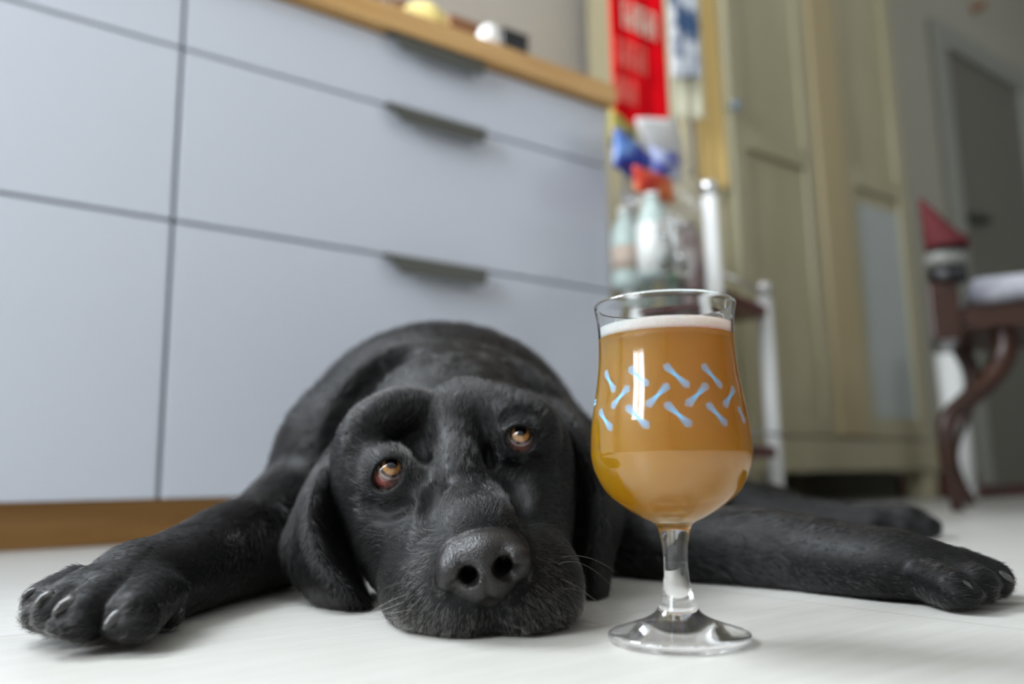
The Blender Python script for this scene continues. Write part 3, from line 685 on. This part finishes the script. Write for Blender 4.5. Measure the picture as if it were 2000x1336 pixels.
# right foreleg
limb([(*P(1130, 1010, .76), .050), (*P(1290, 1070, .67), .0285), (*P(1430, 1078, .63), .0250), (*P(1560, 1090, .595), .0230), (*P(1680, 1112, .555), .0195), (*P(1790, 1122, .525), .0185)], .018)
ell(P(1630, 1122, .57), (.022, .018, .016), .012)
# ---- paws
def paw(meta, toes, pads):
    ell(meta[0], meta[1], .010, rot=meta[2])
    for a, b, ra, rb in toes: cone(a, b, ra, rb, .0030)
    for c, r in pads: ell(c, r, .002)
paw((P(235, 1162, .445), (.034, .022, .0160), (0, 0, 25)),
    [(P(150, 1150, .462), P(92, 1178, .440), .0125, .0115),
     (P(185, 1155, .445), P(116, 1196, .417), .0130, .0118),
     (P(225, 1165, .435), P(165, 1205, .405), .0135, .0122),
     (P(290, 1170, .44), P(262, 1203, .408), .0140, .0125)],
    [(P(330, 1195, .455), (.008, .010, .010)), (P(145, 1222, .398), (.0125, .009, .0072)), (P(258, 1221, .402), (.0130, .009, .0070)), (P(82, 1203, .426), (.0095, .009, .0078))])
paw((P(1840, 1124, .52), (.028, .026, .0180), (0, 0, -20)),
    [(P(1870, 1112, .525), P(1938, 1132, .508), .0125, .0115),
     (P(1850, 1122, .51), P(1908, 1143, .490), .0125, .0115),
     (P(1810, 1132, .505), P(1862, 1152, .480), .0120, .0115),
     (P(1870, 1106, .545), P(1925, 1122, .535), .012, .011)],
    [(P(1880, 1162, .475), (.011, .009, .007))])
paw(((.465, 1.01, .017), (.028, .028, .020), None),
    [((.455, 1.0, .018), (.487, .985, .014), .014, .013), ((.455, 1.02, .018), (.496, 1.01, .014), .014, .013), ((.455, 1.04, .018), (.490, 1.035, .014), .014, .013)], [])
def hit(px, py, y0=.38, y1=1.3):
    """Y of the coat surface along the sight line"""
    r = ray(px, py); ys = np.arange(y0, y1, .0008); p = CP + r[None, :] * (ys / r[1])[:, None]
    i = np.clip(np.searchsorted(GX, p[:, 0]), 0, len(GX) - 1); j = np.clip(np.searchsorted(GY, p[:, 1]), 0, len(GY) - 1); k = np.clip(np.searchsorted(GZ, p[:, 2]), 0, len(GZ) - 1)
    ok = (p[:, 2] > 0) & (DF[i, j, k] < 0); w = np.argmax(ok)
    return float(ys[w]) if ok.any() else None
def H(px, py, off=0.0):
    """point on the surface seen at (px,py), moved off metres away from the viewer"""
    return P(px, py, hit(px, py) + off)
def ridge(pts, rad, off, k):
    q = [(*H(x, y, off), r) for (x, y), r in zip(pts, rad)]; limb(q, k)
def groove(pts, rad, off, k):
    q = [(*H(x, y, off), r) for (x, y), r in zip(pts, rad)]; limb(q, k, sub=True)
groove([(655, 880), (680, 805), (725, 742), (785, 700)], (.010, .012, .012, .009), -.005, .02)
# ---- head
ell(P(888, 925, .605), (.072, .072, .058), .012)
ell(P(885, 880, .585), (.058, .056, .036), .016)                       # forehead
ell(P(752, 950, .560), (.032, .050, .044), .025)                      # cheeks
ell(P(1030, 930, .570), (.032, .050, .044), .025)
ell(P(765, 905, .548), (.030, .034, .032), .02)
ell(P(1012, 850, .556), (.026, .032, .028), .02)
ell(P(736, 880, .570), (.024, .032, .034), .018)
ell(P(790, 1000, .525), (.026, .034, .030), .02)
ell(P(795, 1060, .535), (.028, .045, .036), .022)
ell(P(1034, 1040, .540), (.026, .045, .036), .022)
cone(P(896, 985, .545), P(932, 1068, .452), .033, .0265, .026)        # bridge
ell(P(935, 1120, .464), (.038, .042, .034), .018)
ell(P(850, 1152, .462), (.0250, .036, .028), .012)                    # flews
ell(P(1052, 1150, .462), (.0245, .036, .029), .012)
ell(P(818, 1138, .490), (.022, .035, .029), .014)
ell(P(1058, 1135, .495), (.020, .035, .030), .014)
ell(P(905, 1185, .435), (.021, .018, .0165), .007)
ell(P(1000, 1185, .435), (.021, .018, .0165), .007)
ell(P(955, 1222, .440), (.036, .020, .010), .004)                     # chin
# brows, stop, temples
groove([(768, 840), (790, 836), (812, 854), (826, 890)], (.006, .008, .009, .006), -.0052, .012)
groove([(968, 826), (956, 844), (953, 884)], (.009, .010, .008), -.0064, .010)
groove([(858, 806), (862, 830)], (.005, .004), -.003, .010)
ridge([(706, 856), (728, 828), (765, 808), (806, 801), (842, 809)], (.005, .007, .0075, .007, .005), .0038, .013)
ridge([(868, 808), (900, 790), (940, 796), (985, 808), (1030, 822), (1055, 848)], (.006, .010, .0095, .009, .008, .006), .0045, .014)
ridge([(893, 815), (893, 855), (895, 930)], (.010, .0075, .006), .0062, .016)
groove([(845, 960), (830, 990), (820, 1030)], (.006, .006, .004), -.0048, .008)
groove([(985, 930), (1010, 970), (1030, 1020)], (.005, .005, .004), -.0035, .010)
# eyes
EYL, EYR = hit(748, 936), hit(1018, 866)
EL, ER = P(759, 925, EYL + .0075), P(1016, 858, EYR + .0075)
for c in (EL, ER): ell(c, .0142, .018)
groove([(715, 982), (745, 1000), (795, 985)], (.002, .003, .002), -.0014, .006)
groove([(985, 915), (1015, 922), (1050, 900)], (.002, .0025, .002), -.0014, .006)
groove([(978, 826), (1005, 806), (1042, 816)], (.0016, .002, .0016), -.001, .005)
def eye_hole(px, py, Y, r, roll):
    ell(P(px, py, Y), r, .0014, rot=(0, roll, 0), sub=True)
eye_hole(757, 927, EYL - .007, (.0106, .013, .0080), -48)
eye_hole(1016, 858, EYR - .007, (.0094, .013, .0080), 20)
for c in (EL, ER): ell(c, .0122, .001, sub=True)
# nose
ell(P(944, 1080, .425), (.0192, .0165, .0115), .0015, rot=(0, -10, 0))
ell(P(948, 1125, .424), (.0165, .0175, .0150), .004, rot=(0, -8, 0))
ell(P(880, 1110, .424), (.0078, .0135, .0140), .003, rot=(0, 18, 0))
ell(P(1003, 1090, .424), (.0078, .0135, .0128), .003, rot=(0, -30, 0))
ell(P(888, 1114, hit(888, 1114) + .004), (.0075, .0065, .0065), .003)
ell(P(1006, 1090, hit(1006, 1090) + .004), (.0075, .0065, .0065), .003)
for pts in ([(914, 1112), (914, 1128), (900, 1141), (884, 1145)], [(984, 1092), (983, 1110), (1000, 1122), (1022, 1108)]):
    q = [P(x, y, hit(x, y)) for x, y in pts]
    cone(q[0] + (0, -.001, 0), q[1] + (0, .0, 0), .0036, .0050, .0012, sub=True)
    cone(q[1] + (0, -.001, 0), q[2] + (0, -.001, 0), .0046, .0034, .0010, sub=True); cone(q[2] + (0, -.001, 0), q[3] + (0, -.0015, 0), .0033, .0022, .0010, sub=True)
    cone(q[1], q[1] + (0, .018, .003), .0050, .003, .0012, sub=True)
groove([(949, 1128), (953, 1150), (957, 1186)], (.0009, .0012, .0014), -.0004, .0010)
groove([(957, 1186), (960, 1205), (964, 1228)], (.002, .0035, .004), -.0022, .006)
groove([(920, 1238), (965, 1232), (1020, 1238)], (.0015, .003, .0015), -.001, .003)
# ears
sheet([row((712, 822, .585), (700, 835, .575), (705, 850, .580)),
       row((650, 872, .610), (672, 875, .572), (692, 900, .585)),
       row((604, 950, .605), (620, 945, .548), (668, 970, .610)),
       row((568, 1020, .590), (606, 1015, .532), (672, 1040, .610)),
       row((553, 1072, .572), (618, 1072, .520), (690, 1090, .600)),
       row((572, 1130, .550), (642, 1120, .512), (705, 1140, .580)),
       row((612, 1172, .535), (672, 1152, .508), (715, 1170, .555)),
       row((655, 1192, .525), (695, 1176, .512), (715, 1185, .530))], .0032, .003)
sheet([row((1045, 775, .625), (1060, 800, .610), (1070, 820, .610)),
       row((1110, 797, .625), (1104, 820, .590), (1098, 850, .605)),
       row((1160, 860, .630), (1142, 880, .575), (1118, 900, .600)),
       row((1198, 940, .625), (1168, 950, .568), (1135, 960, .610)),
       row((1214, 1005, .610), (1172, 1020, .552), (1145, 1030, .605)),
       row((1198, 1070, .590), (1160, 1080, .545), (1142, 1090, .590)),
       row((1186, 1130, .572), (1158, 1135, .543), (1145, 1140, .575)),
       row((1183, 1172, .562), (1164, 1175, .548), (1158, 1170, .560))], .0032, .003)
# rests on the floor
DF = smax(DF, np.broadcast_to((0.0012 - GZ)[None, None, :], DF.shape).astype(np.float32), .004)

def surface_nets(D, gx, gy, gz):
    nx, ny, nz = D.shape; ins = D < 0
    c = ins[:-1, :-1, :-1].astype(np.uint8)
    for i in (0, 1):
        for j in (0, 1):
            for k in (0, 1):
                if i + j + k: c = c + ins[i:nx - 1 + i, j:ny - 1 + j, k:nz - 1 + k]
    act = (c > 0) & (c < 8); idx = np.argwhere(act); vid = np.full(act.shape, -1, np.int64); vid[act] = np.arange(len(idx))
    pos = np.zeros((len(idx), 3)); cnt = np.zeros(len(idx)); I, J, K = idx.T
    g = (gx.astype(float), gy.astype(float), gz.astype(float))
    for ax in range(3):
        o = [a for a in range(3) if a != ax]
        for u in (0, 1):
            for v in (0, 1):
                s = [0, 0, 0]; s[o[0]] = u; s[o[1]] = v; e = list(s); e[ax] = 1
                d0 = D[I + s[0], J + s[1], K + s[2]].astype(float); d1 = D[I + e[0], J + e[1], K + e[2]].astype(float)
                m = (d0 < 0) != (d1 < 0); t = np.where(m, d0 / np.where(m, d0 - d1, 1), 0)
                p0 = np.stack([g[0][I + s[0]], g[1][J + s[1]], g[2][K + s[2]]], 1); p1 = np.stack([g[0][I + e[0]], g[1][J + e[1]], g[2][K + e[2]]], 1)
                pos += np.where(m[:, None], p0 + (p1 - p0) * t[:, None], 0); cnt += m
    pos /= cnt[:, None]; faces = []
    for ax in range(3):
        sa = [slice(1, -1)] * 3; sa[ax] = slice(0, -1); sb = list(sa); sb[ax] = slice(1, None)
        a = ins[tuple(sa)]; b = ins[tuple(sb)]; off = [1, 1, 1]; off[ax] = 0
        o = [(ax + 1) % 3, (ax + 2) % 3]
        for flip, m in ((False, a & ~b), (True, ~a & b)):
            q = np.argwhere(m) + off; vs = []
            for (u, v) in ((1, 1), (0, 1), (0, 0), (1, 0)):
                w = q.copy(); w[:, o[0]] -= u; w[:, o[1]] -= v; vs.append(vid[w[:, 0], w[:, 1], w[:, 2]])
            f = np.stack(vs, 1); faces.append(f[:, ::-1] if flip else f)
    return pos, np.vstack(faces)
dv, dq = surface_nets(DF, GX, GY, GZ)
def quad_mesh(name, V, Fq):
    me = bpy.data.meshes.new(name); me.vertices.add(len(V)); me.vertices.foreach_set('co', V.astype(np.float32).ravel())
    me.loops.add(Fq.size); me.loops.foreach_set('vertex_index', Fq.astype(np.int32).ravel())
    me.polygons.add(len(Fq)); me.polygons.foreach_set('loop_start', np.arange(0, Fq.size, Fq.shape[1], dtype=np.int32))
    me.update(calc_edges=True); me.validate(); return me
# a little relaxing of the surface
def relax(V, Fq, it, lam=.5, keep=None):
    V = V.copy()
    E = np.vstack([Fq[:, [0, 1]], Fq[:, [1, 2]], Fq[:, [2, 3]], Fq[:, [3, 0]]])
    for _ in range(it):
        acc = np.zeros_like(V); n = np.zeros(len(V))
        for a, b in ((0, 1), (1, 0)):
            for c in range(3): acc[:, c] += np.bincount(E[:, a], V[E[:, b], c], len(V))
            n += np.bincount(E[:, a], minlength=len(V))
        d = acc / n[:, None] - V
        V += d * lam
    return V
dv = relax(dv, dq, 3)
dog = empty('dog', Matrix.Translation(Vector((0.0, .8, 0.0))), 'black short-haired dog lying on the tiles, chin on the floor beside the beer glass', 'dog')
m_skin = mat('black skin', (.003, .003, .0032), .5, spec=.2)
m_nose = mat('nose leather', (.012, .0095, .009), .33, spec=.45)
dog_me = quad_mesh('dog_body', dv - np.array([0, .8, 0]), dq)
body = link('body', dog_me, [m_skin, m_nose], dog, True)

# material by place: bare leather on the nose
_cen = dv[dq].mean(1)
def to_px(p):
    d = p - CP; f = d @ _F
    return 1000 + FPX * (d @ _R) / f, 668 - FPX * (d @ _U) / f, d[:, 1]
def nose_mask(p):
    """inside the leather: an oval cylinder pointing forward, narrowing below"""
    a = math.radians(-10); n0 = P(944, 1100, .42)
    x = p[:, 0] - n0[0]; z = p[:, 2] - n0[2]
    xr = x * math.cos(a) - z * math.sin(a); zr = x * math.sin(a) + z * math.cos(a)
    w = np.where(zr < -.006, .0240 + (zr + .006) * 1.1, .0240); hgt = np.where(zr > 0, .0168, .0212)
    return ((np.abs(xr / np.maximum(w, .002)) ** 2.3 + np.abs(zr / hgt) ** 2.3) < 1) & (p[:, 1] < .437)
mi = nose_mask(_cen).astype(np.int32)
dog_me.polygons.foreach_set('material_index', mi)
_N, _Lk = m_nose.node_tree.nodes, m_nose.node_tree.links
_tc = _N.new('ShaderNodeTexCoord'); _vo = _N.new('ShaderNodeTexVoronoi'); _vo.inputs['Scale'].default_value = 1100
_bp = _N.new('ShaderNodeBump'); _bp.inputs['Strength'].default_value = .55; _bp.inputs['Distance'].default_value = .0006
_Lk.new(_tc.outputs['Object'], _vo.inputs['Vector']); _Lk.new(_vo.outputs['Distance'], _bp.inputs['Height']); _Lk.new(_bp.outputs[0], _N['Principled BSDF'].inputs['Normal'])

# ---- eyes
OFF = np.array([0, .8, 0])
m_eye = mat('eye with amber iris', (.5, .3, .2), .06, spec=.6, Coat_Weight=1.0, Coat_Roughness=.02)
nt = m_eye.node_tree; N = nt.nodes; L = nt.links
tc = N.new('ShaderNodeTexCoord'); vl = N.new('ShaderNodeVectorMath'); vl.operation = 'LENGTH'
mp = N.new('ShaderNodeMapping'); mp.inputs['Scale'].default_value = (1, 1, 0)
L.new(tc.outputs['Object'], mp.inputs[0]); L.new(mp.outputs[0], vl.inputs[0])
cr = N.new('ShaderNodeValToRGB'); e = cr.color_ramp.elements
mr = N.new('ShaderNodeMapRange'); mr.inputs['From Max'].default_value = .0100
L.new(vl.outputs['Value'], mr.inputs[0]); L.new(mr.outputs[0], cr.inputs[0])
e[0].position = 0.0; e[0].color = (.25, .11, .03, 1); e[1].position = 1.0; e[1].color = (.50, .16, .13, 1)
for ps, c in ((.20, (.30, .13, .035)), (.42, (.48, .23, .07)), (.535, (.48, .21, .06)), (.585, (.02, .010, .008)), (.66, (.05, .02, .016)), (.75, (.42, .30, .27)), (.84, (.13, .07, .06))):
    n_ = e.new(ps); n_.color = (*c, 1)
no = N.new('ShaderNodeTexNoise'); no.inputs['Scale'].default_value = 420; L.new(tc.outputs['Object'], no.inputs['Vector'])
mx = N.new('ShaderNodeMixRGB'); mx.blend_type = 'MULTIPLY'; mx.inputs[0].default_value = .45
L.new(cr.outputs[0], mx.inputs[1]); L.new(no.outputs['Color'], mx.inputs[2]); m2 = N.new('ShaderNodeMapping'); m2.inputs['Location'].default_value = (0, -.0014, 0); m2.inputs['Scale'].default_value = (1, 1, 0)
v2 = N.new('ShaderNodeVectorMath'); v2.operation = 'LENGTH'; r2 = N.new('ShaderNodeMapRange'); r2.inputs['From Min'].default_value = .0034; r2.inputs['From Max'].default_value = .0041
L.new(tc.outputs['Object'], m2.inputs[0]); L.new(m2.outputs[0], v2.inputs[0]); L.new(v2.outputs['Value'], r2.inputs[0])
m3 = N.new('ShaderNodeMixRGB'); m3.inputs[1].default_value = (.003, .003, .010, 1); L.new(r2.outputs[0], m3.inputs[0]); L.new(mx.outputs[0], m3.inputs[2])  # pupil set high; its blue-black also stands for dark reflections on the iris
L.new(m3.outputs[0], N['Principled BSDF'].inputs['Base Color'])
def eyeball(c, look):
    prof = []; R = .0118
    for i in range(33):
        t = math.pi * i / 32; r = R * math.sin(t); z = R * math.cos(t)
        if t < .55: z += .0011 * (math.cos(t / .55 * math.pi) + 1) / 2
        prof.append((r if 0 < i < 32 else 0, z))
    bm = bmesh.new(); lathe(bm, prof, 48)
    o = obj('eye', bm, m_eye, dog, True)
    q = Vector(look).to_track_quat('Z', 'Y'); o.location = Vector(c - OFF); o.rotation_mode = 'QUATERNION'; o.rotation_quaternion = q
    return o
def look_at(c, px, py):
    """direction from the eyeball centre to where its front shows"""
    r = ray(px, py); r = r / np.linalg.norm(r); t = float((c - CP) @ r); m = CP + r * t; d2 = float(((m - c) ** 2).sum()); R = .0118
    p = m - r * math.sqrt(max(R * R - d2, 1e-9)); return p - c
eyeball(EL, look_at(EL, 765, 909)); eyeball(ER, look_at(ER, 1017, 845))
# ---- claws
m_claw = mat('dark horn claw', (.05, .045, .042), .22, spec=.6)
noise_mix(m_claw, (.012, .011, .011), (.085, .08, .078), (1, 1, 1), 160, .3, .7)
def claw(px, py, d, L_=.011, r=.0030):
    y = hit(px, py); p = P(px, py, y) + np.array([0, .003, 0]); d = np.array(d, float); d /= np.linalg.norm(d)
    pts = [p + d * (L_ * t) + np.array([0, 0, -.35 * L_ * t * t]) for t in np.linspace(-.25, 1, 8)]
    bm = bmesh.new(); tube(bm, [q - OFF for q in pts], [r * math.sqrt(max(0.03, 1 - ((t) / 1.0) ** 2.2)) for t in np.linspace(0, 1, 8)], 14)
    o = obj('claw', bm, m_claw, dog, True); return o
claw(62, 1158, (-.6, -.6, .0), .006, .0026); claw(88, 1168, (-.45, -.8, -.2), .007, .0032); claw(130, 1181, (-.55, -.8, -.2), .008, .0036); claw(226, 1206, (-.5, -.8, -.3), .0075, .0036)
claw(345, 1192, (-.3, -.7, -.6), .004, .0020)
claw(1880, 1139, (.55, -.6, -.35), .008, .0030); claw(1955, 1122, (.7, -.5, -.2), .008, .0030)

# ---- fur
m_fur = bpy.data.materials.new('black coat hair'); m_fur.use_nodes = True
nt = m_fur.node_tree; N = nt.nodes; L = nt.links; N.remove(N['Principled BSDF'])
hb = N.new('ShaderNodeBsdfHairPrincipled'); hb.parametrization = 'COLOR'
hb.inputs['IOR'].default_value = 1.42; hb.inputs['Roughness'].default_value = .16; hb.inputs['Radial Roughness'].default_value = .25
hb.inputs['Random Roughness'].default_value = .15
at_ = N.new('ShaderNodeAttribute'); at_.attribute_name = 'tone'; at_.attribute_type = 'GEOMETRY'
cr = N.new('ShaderNodeValToRGB'); cr.color_ramp.elements[0].color = (.0040, .0038, .0040, 1); cr.color_ramp.elements[1].color = (.42, .38, .34, 1)
L.new(at_.outputs['Fac'], cr.inputs[0]); L.new(cr.outputs[0], hb.inputs['Color']); L.new(hb.outputs[0], N['Material Output'].inputs[0])
# flow of the coat: places and directions, blended by distance
NT = P(944, 1095, .40)
flow = []
def fl(px, py, Y, d): flow.append((P(px, py, Y), d))
for q in ((880, 1010, .46), (950, 1000, .46)): fl(*q, (0, .6, .8))
for q in ((820, 1080, .46),): fl(*q, (-.75, .5, .3))
for q in ((1055, 1060, .46),): fl(*q, (.75, .5, .3))
fl(900, 930, .51, (0, .5, .85)); fl(890, 840, .54, (0, .5, .85)); fl(890, 770, .56, (0, .8, .6))
fl(790, 800, .55, (-.5, .5, .7)); fl(990, 800, .555, (.5, .5, .7)); fl(835, 900, .51, (-.35, .5, .75)); fl(950, 900, .52, (.35, .5, .75))
fl(720, 850, .57, (-.6, .6, .3)); fl(1060, 830, .58, (.6, .6, .3)); fl(700, 950, .55, (-.6, .7, -.2)); fl(1070, 930, .56, (.6, .7, -.2))
fl(745, 1010, .52, (-.55, .7, -.35)); fl(1060, 1000, .53, (.55, .7, -.35)); fl(720, 1090, .53, (-.4, .6, -.7)); fl(1090, 1080, .53, (.4, .6, -.7))
fl(820, 1170, .44, (-.65, .3, -.7)); fl(780, 1160, .47, (-.7, .5, -.5)); fl(900, 1210, .42, (-.25, -.1, -1)); fl(870, 1150, .43, (-.7, .2, -.6))
fl(1060, 1170, .44, (.65, .3, -.7)); fl(1100, 1160, .47, (.7, .5, -.5)); fl(1000, 1210, .42, (.25, -.1, -1)); fl(1035, 1150, .43, (.7, .2, -.6))
for q in ((640, 950, .56), (590, 1050, .56), (1170, 900, .59), (1190, 1000, .57)): fl(*q, (0, -.1, -1))
for q in ((640, 1130, .53), (1170, 1110, .55)): fl(*q, (.15, -.1, -1))
for q in ((850, 720, .72), (700, 800, .72), (1000, 760, .72)): fl(*q, (0, 1, .1))
for q in ((850, 650, .85), (600, 800, .8), (1100, 850, .85)): fl(*q, (.35, 1, -.3))
flow += [((.05, 1.06, .1), (.6, .7, -.3)), ((.2, 1.16, .1), (.6, .7, -.3)), ((.33, 1.2, .05), (.8, .2, -.5)), ((.45, 1.04, .03), (.8, -.5, 0)), ((.5, 1.0, .02), (.8, -.5, 0))]
fl(560, 1000, .68, (-.4, -.5, -.6)); fl(450, 1070, .58, (-.75, -.6, -.2)); fl(330, 1120, .5, (-.75, -.6, -.2)); fl(200, 1150, .43, (-.7, -.7, -.1)); fl(100, 1180, .42, (-.7, -.6, -.2))
fl(1250, 1040, .68, (.9, -.3, -.2)); fl(1450, 1060, .62, (.9, -.25, -.2)); fl(1650, 1100, .56, (.9, -.3, -.15)); fl(1850, 1110, .51, (.9, -.35, -.1)); fl(1940, 1130, .50, (.9, -.4, -.1))
FPs = np.array([np.array(a) for a, b in flow]); FDs = np.array([np.array(b, float) / np.linalg.norm(b) for a, b in flow])
def flow_dir(p):
    out = np.zeros_like(p); ws = np.zeros(len(p))
    for a, d in zip(FPs, FDs):
        w = 1.0 / (((p - a) ** 2).sum(1) + 4e-5) ** 1.6; out += w[:, None] * d; ws += w
    return out / ws[:, None]
v0, v1, v2, v3 = (dv[dq[:, i]] for i in range(4))
fn = np.cross(v2 - v0, v3 - v1); ar = np.linalg.norm(fn, axis=1) * .5; fn = fn / (2 * ar[:, None] + 1e-20)
px, py, yy = to_px(_cen)
def near(p, c, r): return np.clip(1 - np.sqrt(((p - c) ** 2).sum(1)) / r, 0, 1)
# keep hair off the leather, the eyeballs' sockets, nostrils and the underside
bald = nose_mask(_cen) | (_cen[:, 2] < .0022) | (np.sqrt(((_cen - EL) ** 2).sum(1)) < .0142) | (np.sqrt(((_cen - ER) ** 2).sum(1)) < .0142)
toecam = (CP - _cen); toecam /= np.linalg.norm(toecam, axis=1)[:, None]
facing = (fn * toecam).sum(1)
dens = np.where(_cen[:, 1] < .60, 1.0, np.where(_cen[:, 1] < .72, .35, .10))
dens = np.where((_cen[:, 0] < -.13) & (_cen[:, 1] < .52) | (_cen[:, 0] > .2), .5, dens)
dens *= np.where(facing > -.25, 1.0, .12)
pr = ar * dens * (~bald); pr /= pr.sum()
NH = FUR_N
fi = rng.choice(len(dq), NH, p=pr)
a = rng.random((NH, 1)); b = rng.random((NH, 1))
root = (v0[fi] * (1 - a) + v1[fi] * a) * (1 - b) + (v3[fi] * (1 - a) + v2[fi] * a) * b
# smooth vertex normals
vn = np.zeros_like(dv)
for i in range(4):
    for c in range(3): vn[:, c] += np.bincount(dq[:, i], fn[:, c] * ar, len(dv))
vn /= np.linalg.norm(vn, axis=1)[:, None] + 1e-20
nr = vn[dq[fi]].mean(1); nr /= np.linalg.norm(nr, axis=1)[:, None]
fd = flow_dir(root); fd += rng.normal(0, .09, fd.shape)
# clumps wander a little
def vnoise(p, s, seed):
    r2 = np.random.default_rng(seed); o = np.zeros(len(p))
    for _ in range(7):
        k = r2.normal(0, 1, 3); k /= np.linalg.norm(k); o += np.sin(p @ k * s * r2.uniform(.6, 1.6) + r2.uniform(0, 6.28))
    return o / 2.6
fd[:, 0] += .09 * vnoise(root, 320, 1); fd[:, 2] += .09 * vnoise(root, 320, 2)
# small tufts: hairs rooted together lean together
cs = np.where(root[:, 1] < .6, .0016, .004)[:, None]
cell = np.floor(root / cs + .35 * np.stack([vnoise(root, 900, 5), vnoise(root, 900, 6), vnoise(root, 900, 7)], 1)).astype(np.int64)
hsh = (cell[:, 0] * 73856093 ^ cell[:, 1] * 19349663 ^ cell[:, 2] * 83492791) % 65536
tuft = np.random.default_rng(11).normal(0, 1, (65536, 4))[hsh]
fd += .17 * tuft[:, :3]
fd -= (fd * nr).sum(1)[:, None] * nr; fd /= np.linalg.norm(fd, axis=1)[:, None] + 1e-12
ln = np.interp(root[:, 1], [.40, .44, .50, .58, .75, .9], [.0048, .0058, .0075, .0095, .016, .020])
pawm = ((root[:, 0] < -.13) & (root[:, 1] < .56)) | (root[:, 0] > .18); ln = np.where(pawm, .0052, ln)
ln *= rng.uniform(.6, 1.25, NH) * (1 + .12 * tuft[:, 0])
th = np.radians(np.clip(rng.uniform(5, 13, NH) + 4.5 * tuft[:, 3], 1, 26)); th = np.where(pawm, th * 1.2, th) + np.radians(np.interp(root[:, 1], [.43, .48], [7, 0]))
t_ = np.array([0, .33, .68, 1.0]); pts = np.zeros((NH, 4, 3))
for i, t in enumerate(t_):
    lift = np.sin(th) * (t - .45 * t * t)
    pts[:, i] = root - nr * .0003 + fd * (ln * t * np.cos(th))[:, None] + nr * (ln * lift)[:, None]
    pts[:, i, 2] = np.maximum(pts[:, i, 2], .0006)
# grey hairs on chin, lips, by the eye, on toes
g = .0 + 0 * ln
def greyat(px_, py_, Y, r, amt):
    global g
    g = np.maximum(g, amt * near(root, P(px_, py_, Y), r) ** .7)
greyat(1085, 1175, .455, .022, .95); greyat(1020, 1215, .43, .036, .8); greyat(860, 1225, .43, .038, .85); greyat(800, 1205, .44, .018, .45)
greyat(800, 895, .505, .017, .6); greyat(775, 960, .495, .010, .3); greyat(870, 1190, .43, .03, .22); greyat(1010, 1190, .43, .025, .22)
greyat(90, 1215, .42, .022, .55); greyat(150, 1235, .40, .018, .6); greyat(265, 1235, .40, .018, .35); greyat(1870, 1165, .49, .02, .35); greyat(1010, 900, .52, .012, .25)
tone = np.clip(np.where(rng.random(NH) < g * 1.1, rng.uniform(.25, 1, NH) * np.sqrt(g), rng.uniform(0, .018, NH) + .06 * g), 0, 1)
tone = np.where(rng.random(NH) < .0035, np.maximum(tone, .6), tone)
def hair_obj(name, pts, rad, tone, m):
    n, k, _ = pts.shape
    hc = bpy.data.hair_curves.new(name); hc.add_curves([k] * n)
    hc.position_data.foreach_set('vector', (pts - OFF).astype(np.float32).ravel())
    ra = hc.attributes.get('radius') or hc.attributes.new('radius', 'FLOAT', 'POINT')
    ra.data.foreach_set('value', rad.astype(np.float32).ravel())
    ta = hc.attributes.new('tone', 'FLOAT', 'CURVE'); ta.data.foreach_set('value', tone.astype(np.float32))
    hc.materials.append(m); o = bpy.data.objects.new(name, hc); C.objects.link(o); o.parent = dog
    o['kind'] = 'stuff'; return o
r0 = np.interp(root[:, 1], [.40, .5, .60, .72, .9], [.000050, .000060, .00007, .00013, .00020]) * np.sqrt(450000 / NH)
rad = r0[:, None] * np.array([1.0, .95, .7, .15])[None]
fur = hair_obj('fur', pts, rad, tone, m_fur)
# ---- whiskers
wk = []
def whisker(px_, py_, d, L_, curl):
    p = H(px_, py_); d = np.array(d, float); d /= np.linalg.norm(d); c = np.array(curl, float)
    wk.append([p + d * L_ * t + c * L_ * t * t for t in np.linspace(0, 1, 7)])
for x, y, d, l, c in ((815, 1140, (-.9, -.2, .25), .017, (0, 0, -.35)), (800, 1160, (-.9, -.1, -.2), .024, (0, 0, -.25)), (790, 1175, (-.9, -.1, -.3), .026, (0, 0, -.05)), (805, 1190, (-.9, -.3, -.15), .022, (0, 0, .1)), (830, 1135, (-.8, -.2, .5), .012, (-.1, 0, 0)),
        (1025, 1028, (.9, -.1, .25), .020, (.0, 0, -.28)), (1095, 1090, (.9, -.1, .3), .028, (.1, 0, -.6)), (1090, 1102, (.9, -.1, .4), .026, (.1, 0, -.8)), (1095, 1130, (.9, -.2, -.35), .026, (0, 0, -.3)), (1098, 1150, (.9, -.2, .1), .020, (0, 0, -.5)),
        (1085, 1195, (.7, -.3, -.6), .012, (0, 0, -.1)), (1115, 1210, (.9, -.2, .2), .018, (0, 0, -.35)), (1120, 1215, (.9, -.3, -.1), .013, (0, 0, 0)), (780, 1205, (-.9, -.3, -.1), .022, (0, 0, .15)), (720, 870, (-.8, -.2, .5), .020, (0, 0, .1)), (1000, 1228, (-.2, -.3, -.6), .006, (0, 0, 0)), (1020, 1228, (-.1, -.3, -.6), .006, (0, 0, 0))):
    whisker(x, y, d, l, c)
wk = np.array(wk); wk[:, :, 2] = np.maximum(wk[:, :, 2], .0008)
whk = hair_obj('whiskers', wk, np.repeat(np.linspace(.00013, .00003, 7)[None], len(wk), 0), rng.uniform(.3, 1.0, len(wk)), m_fur)
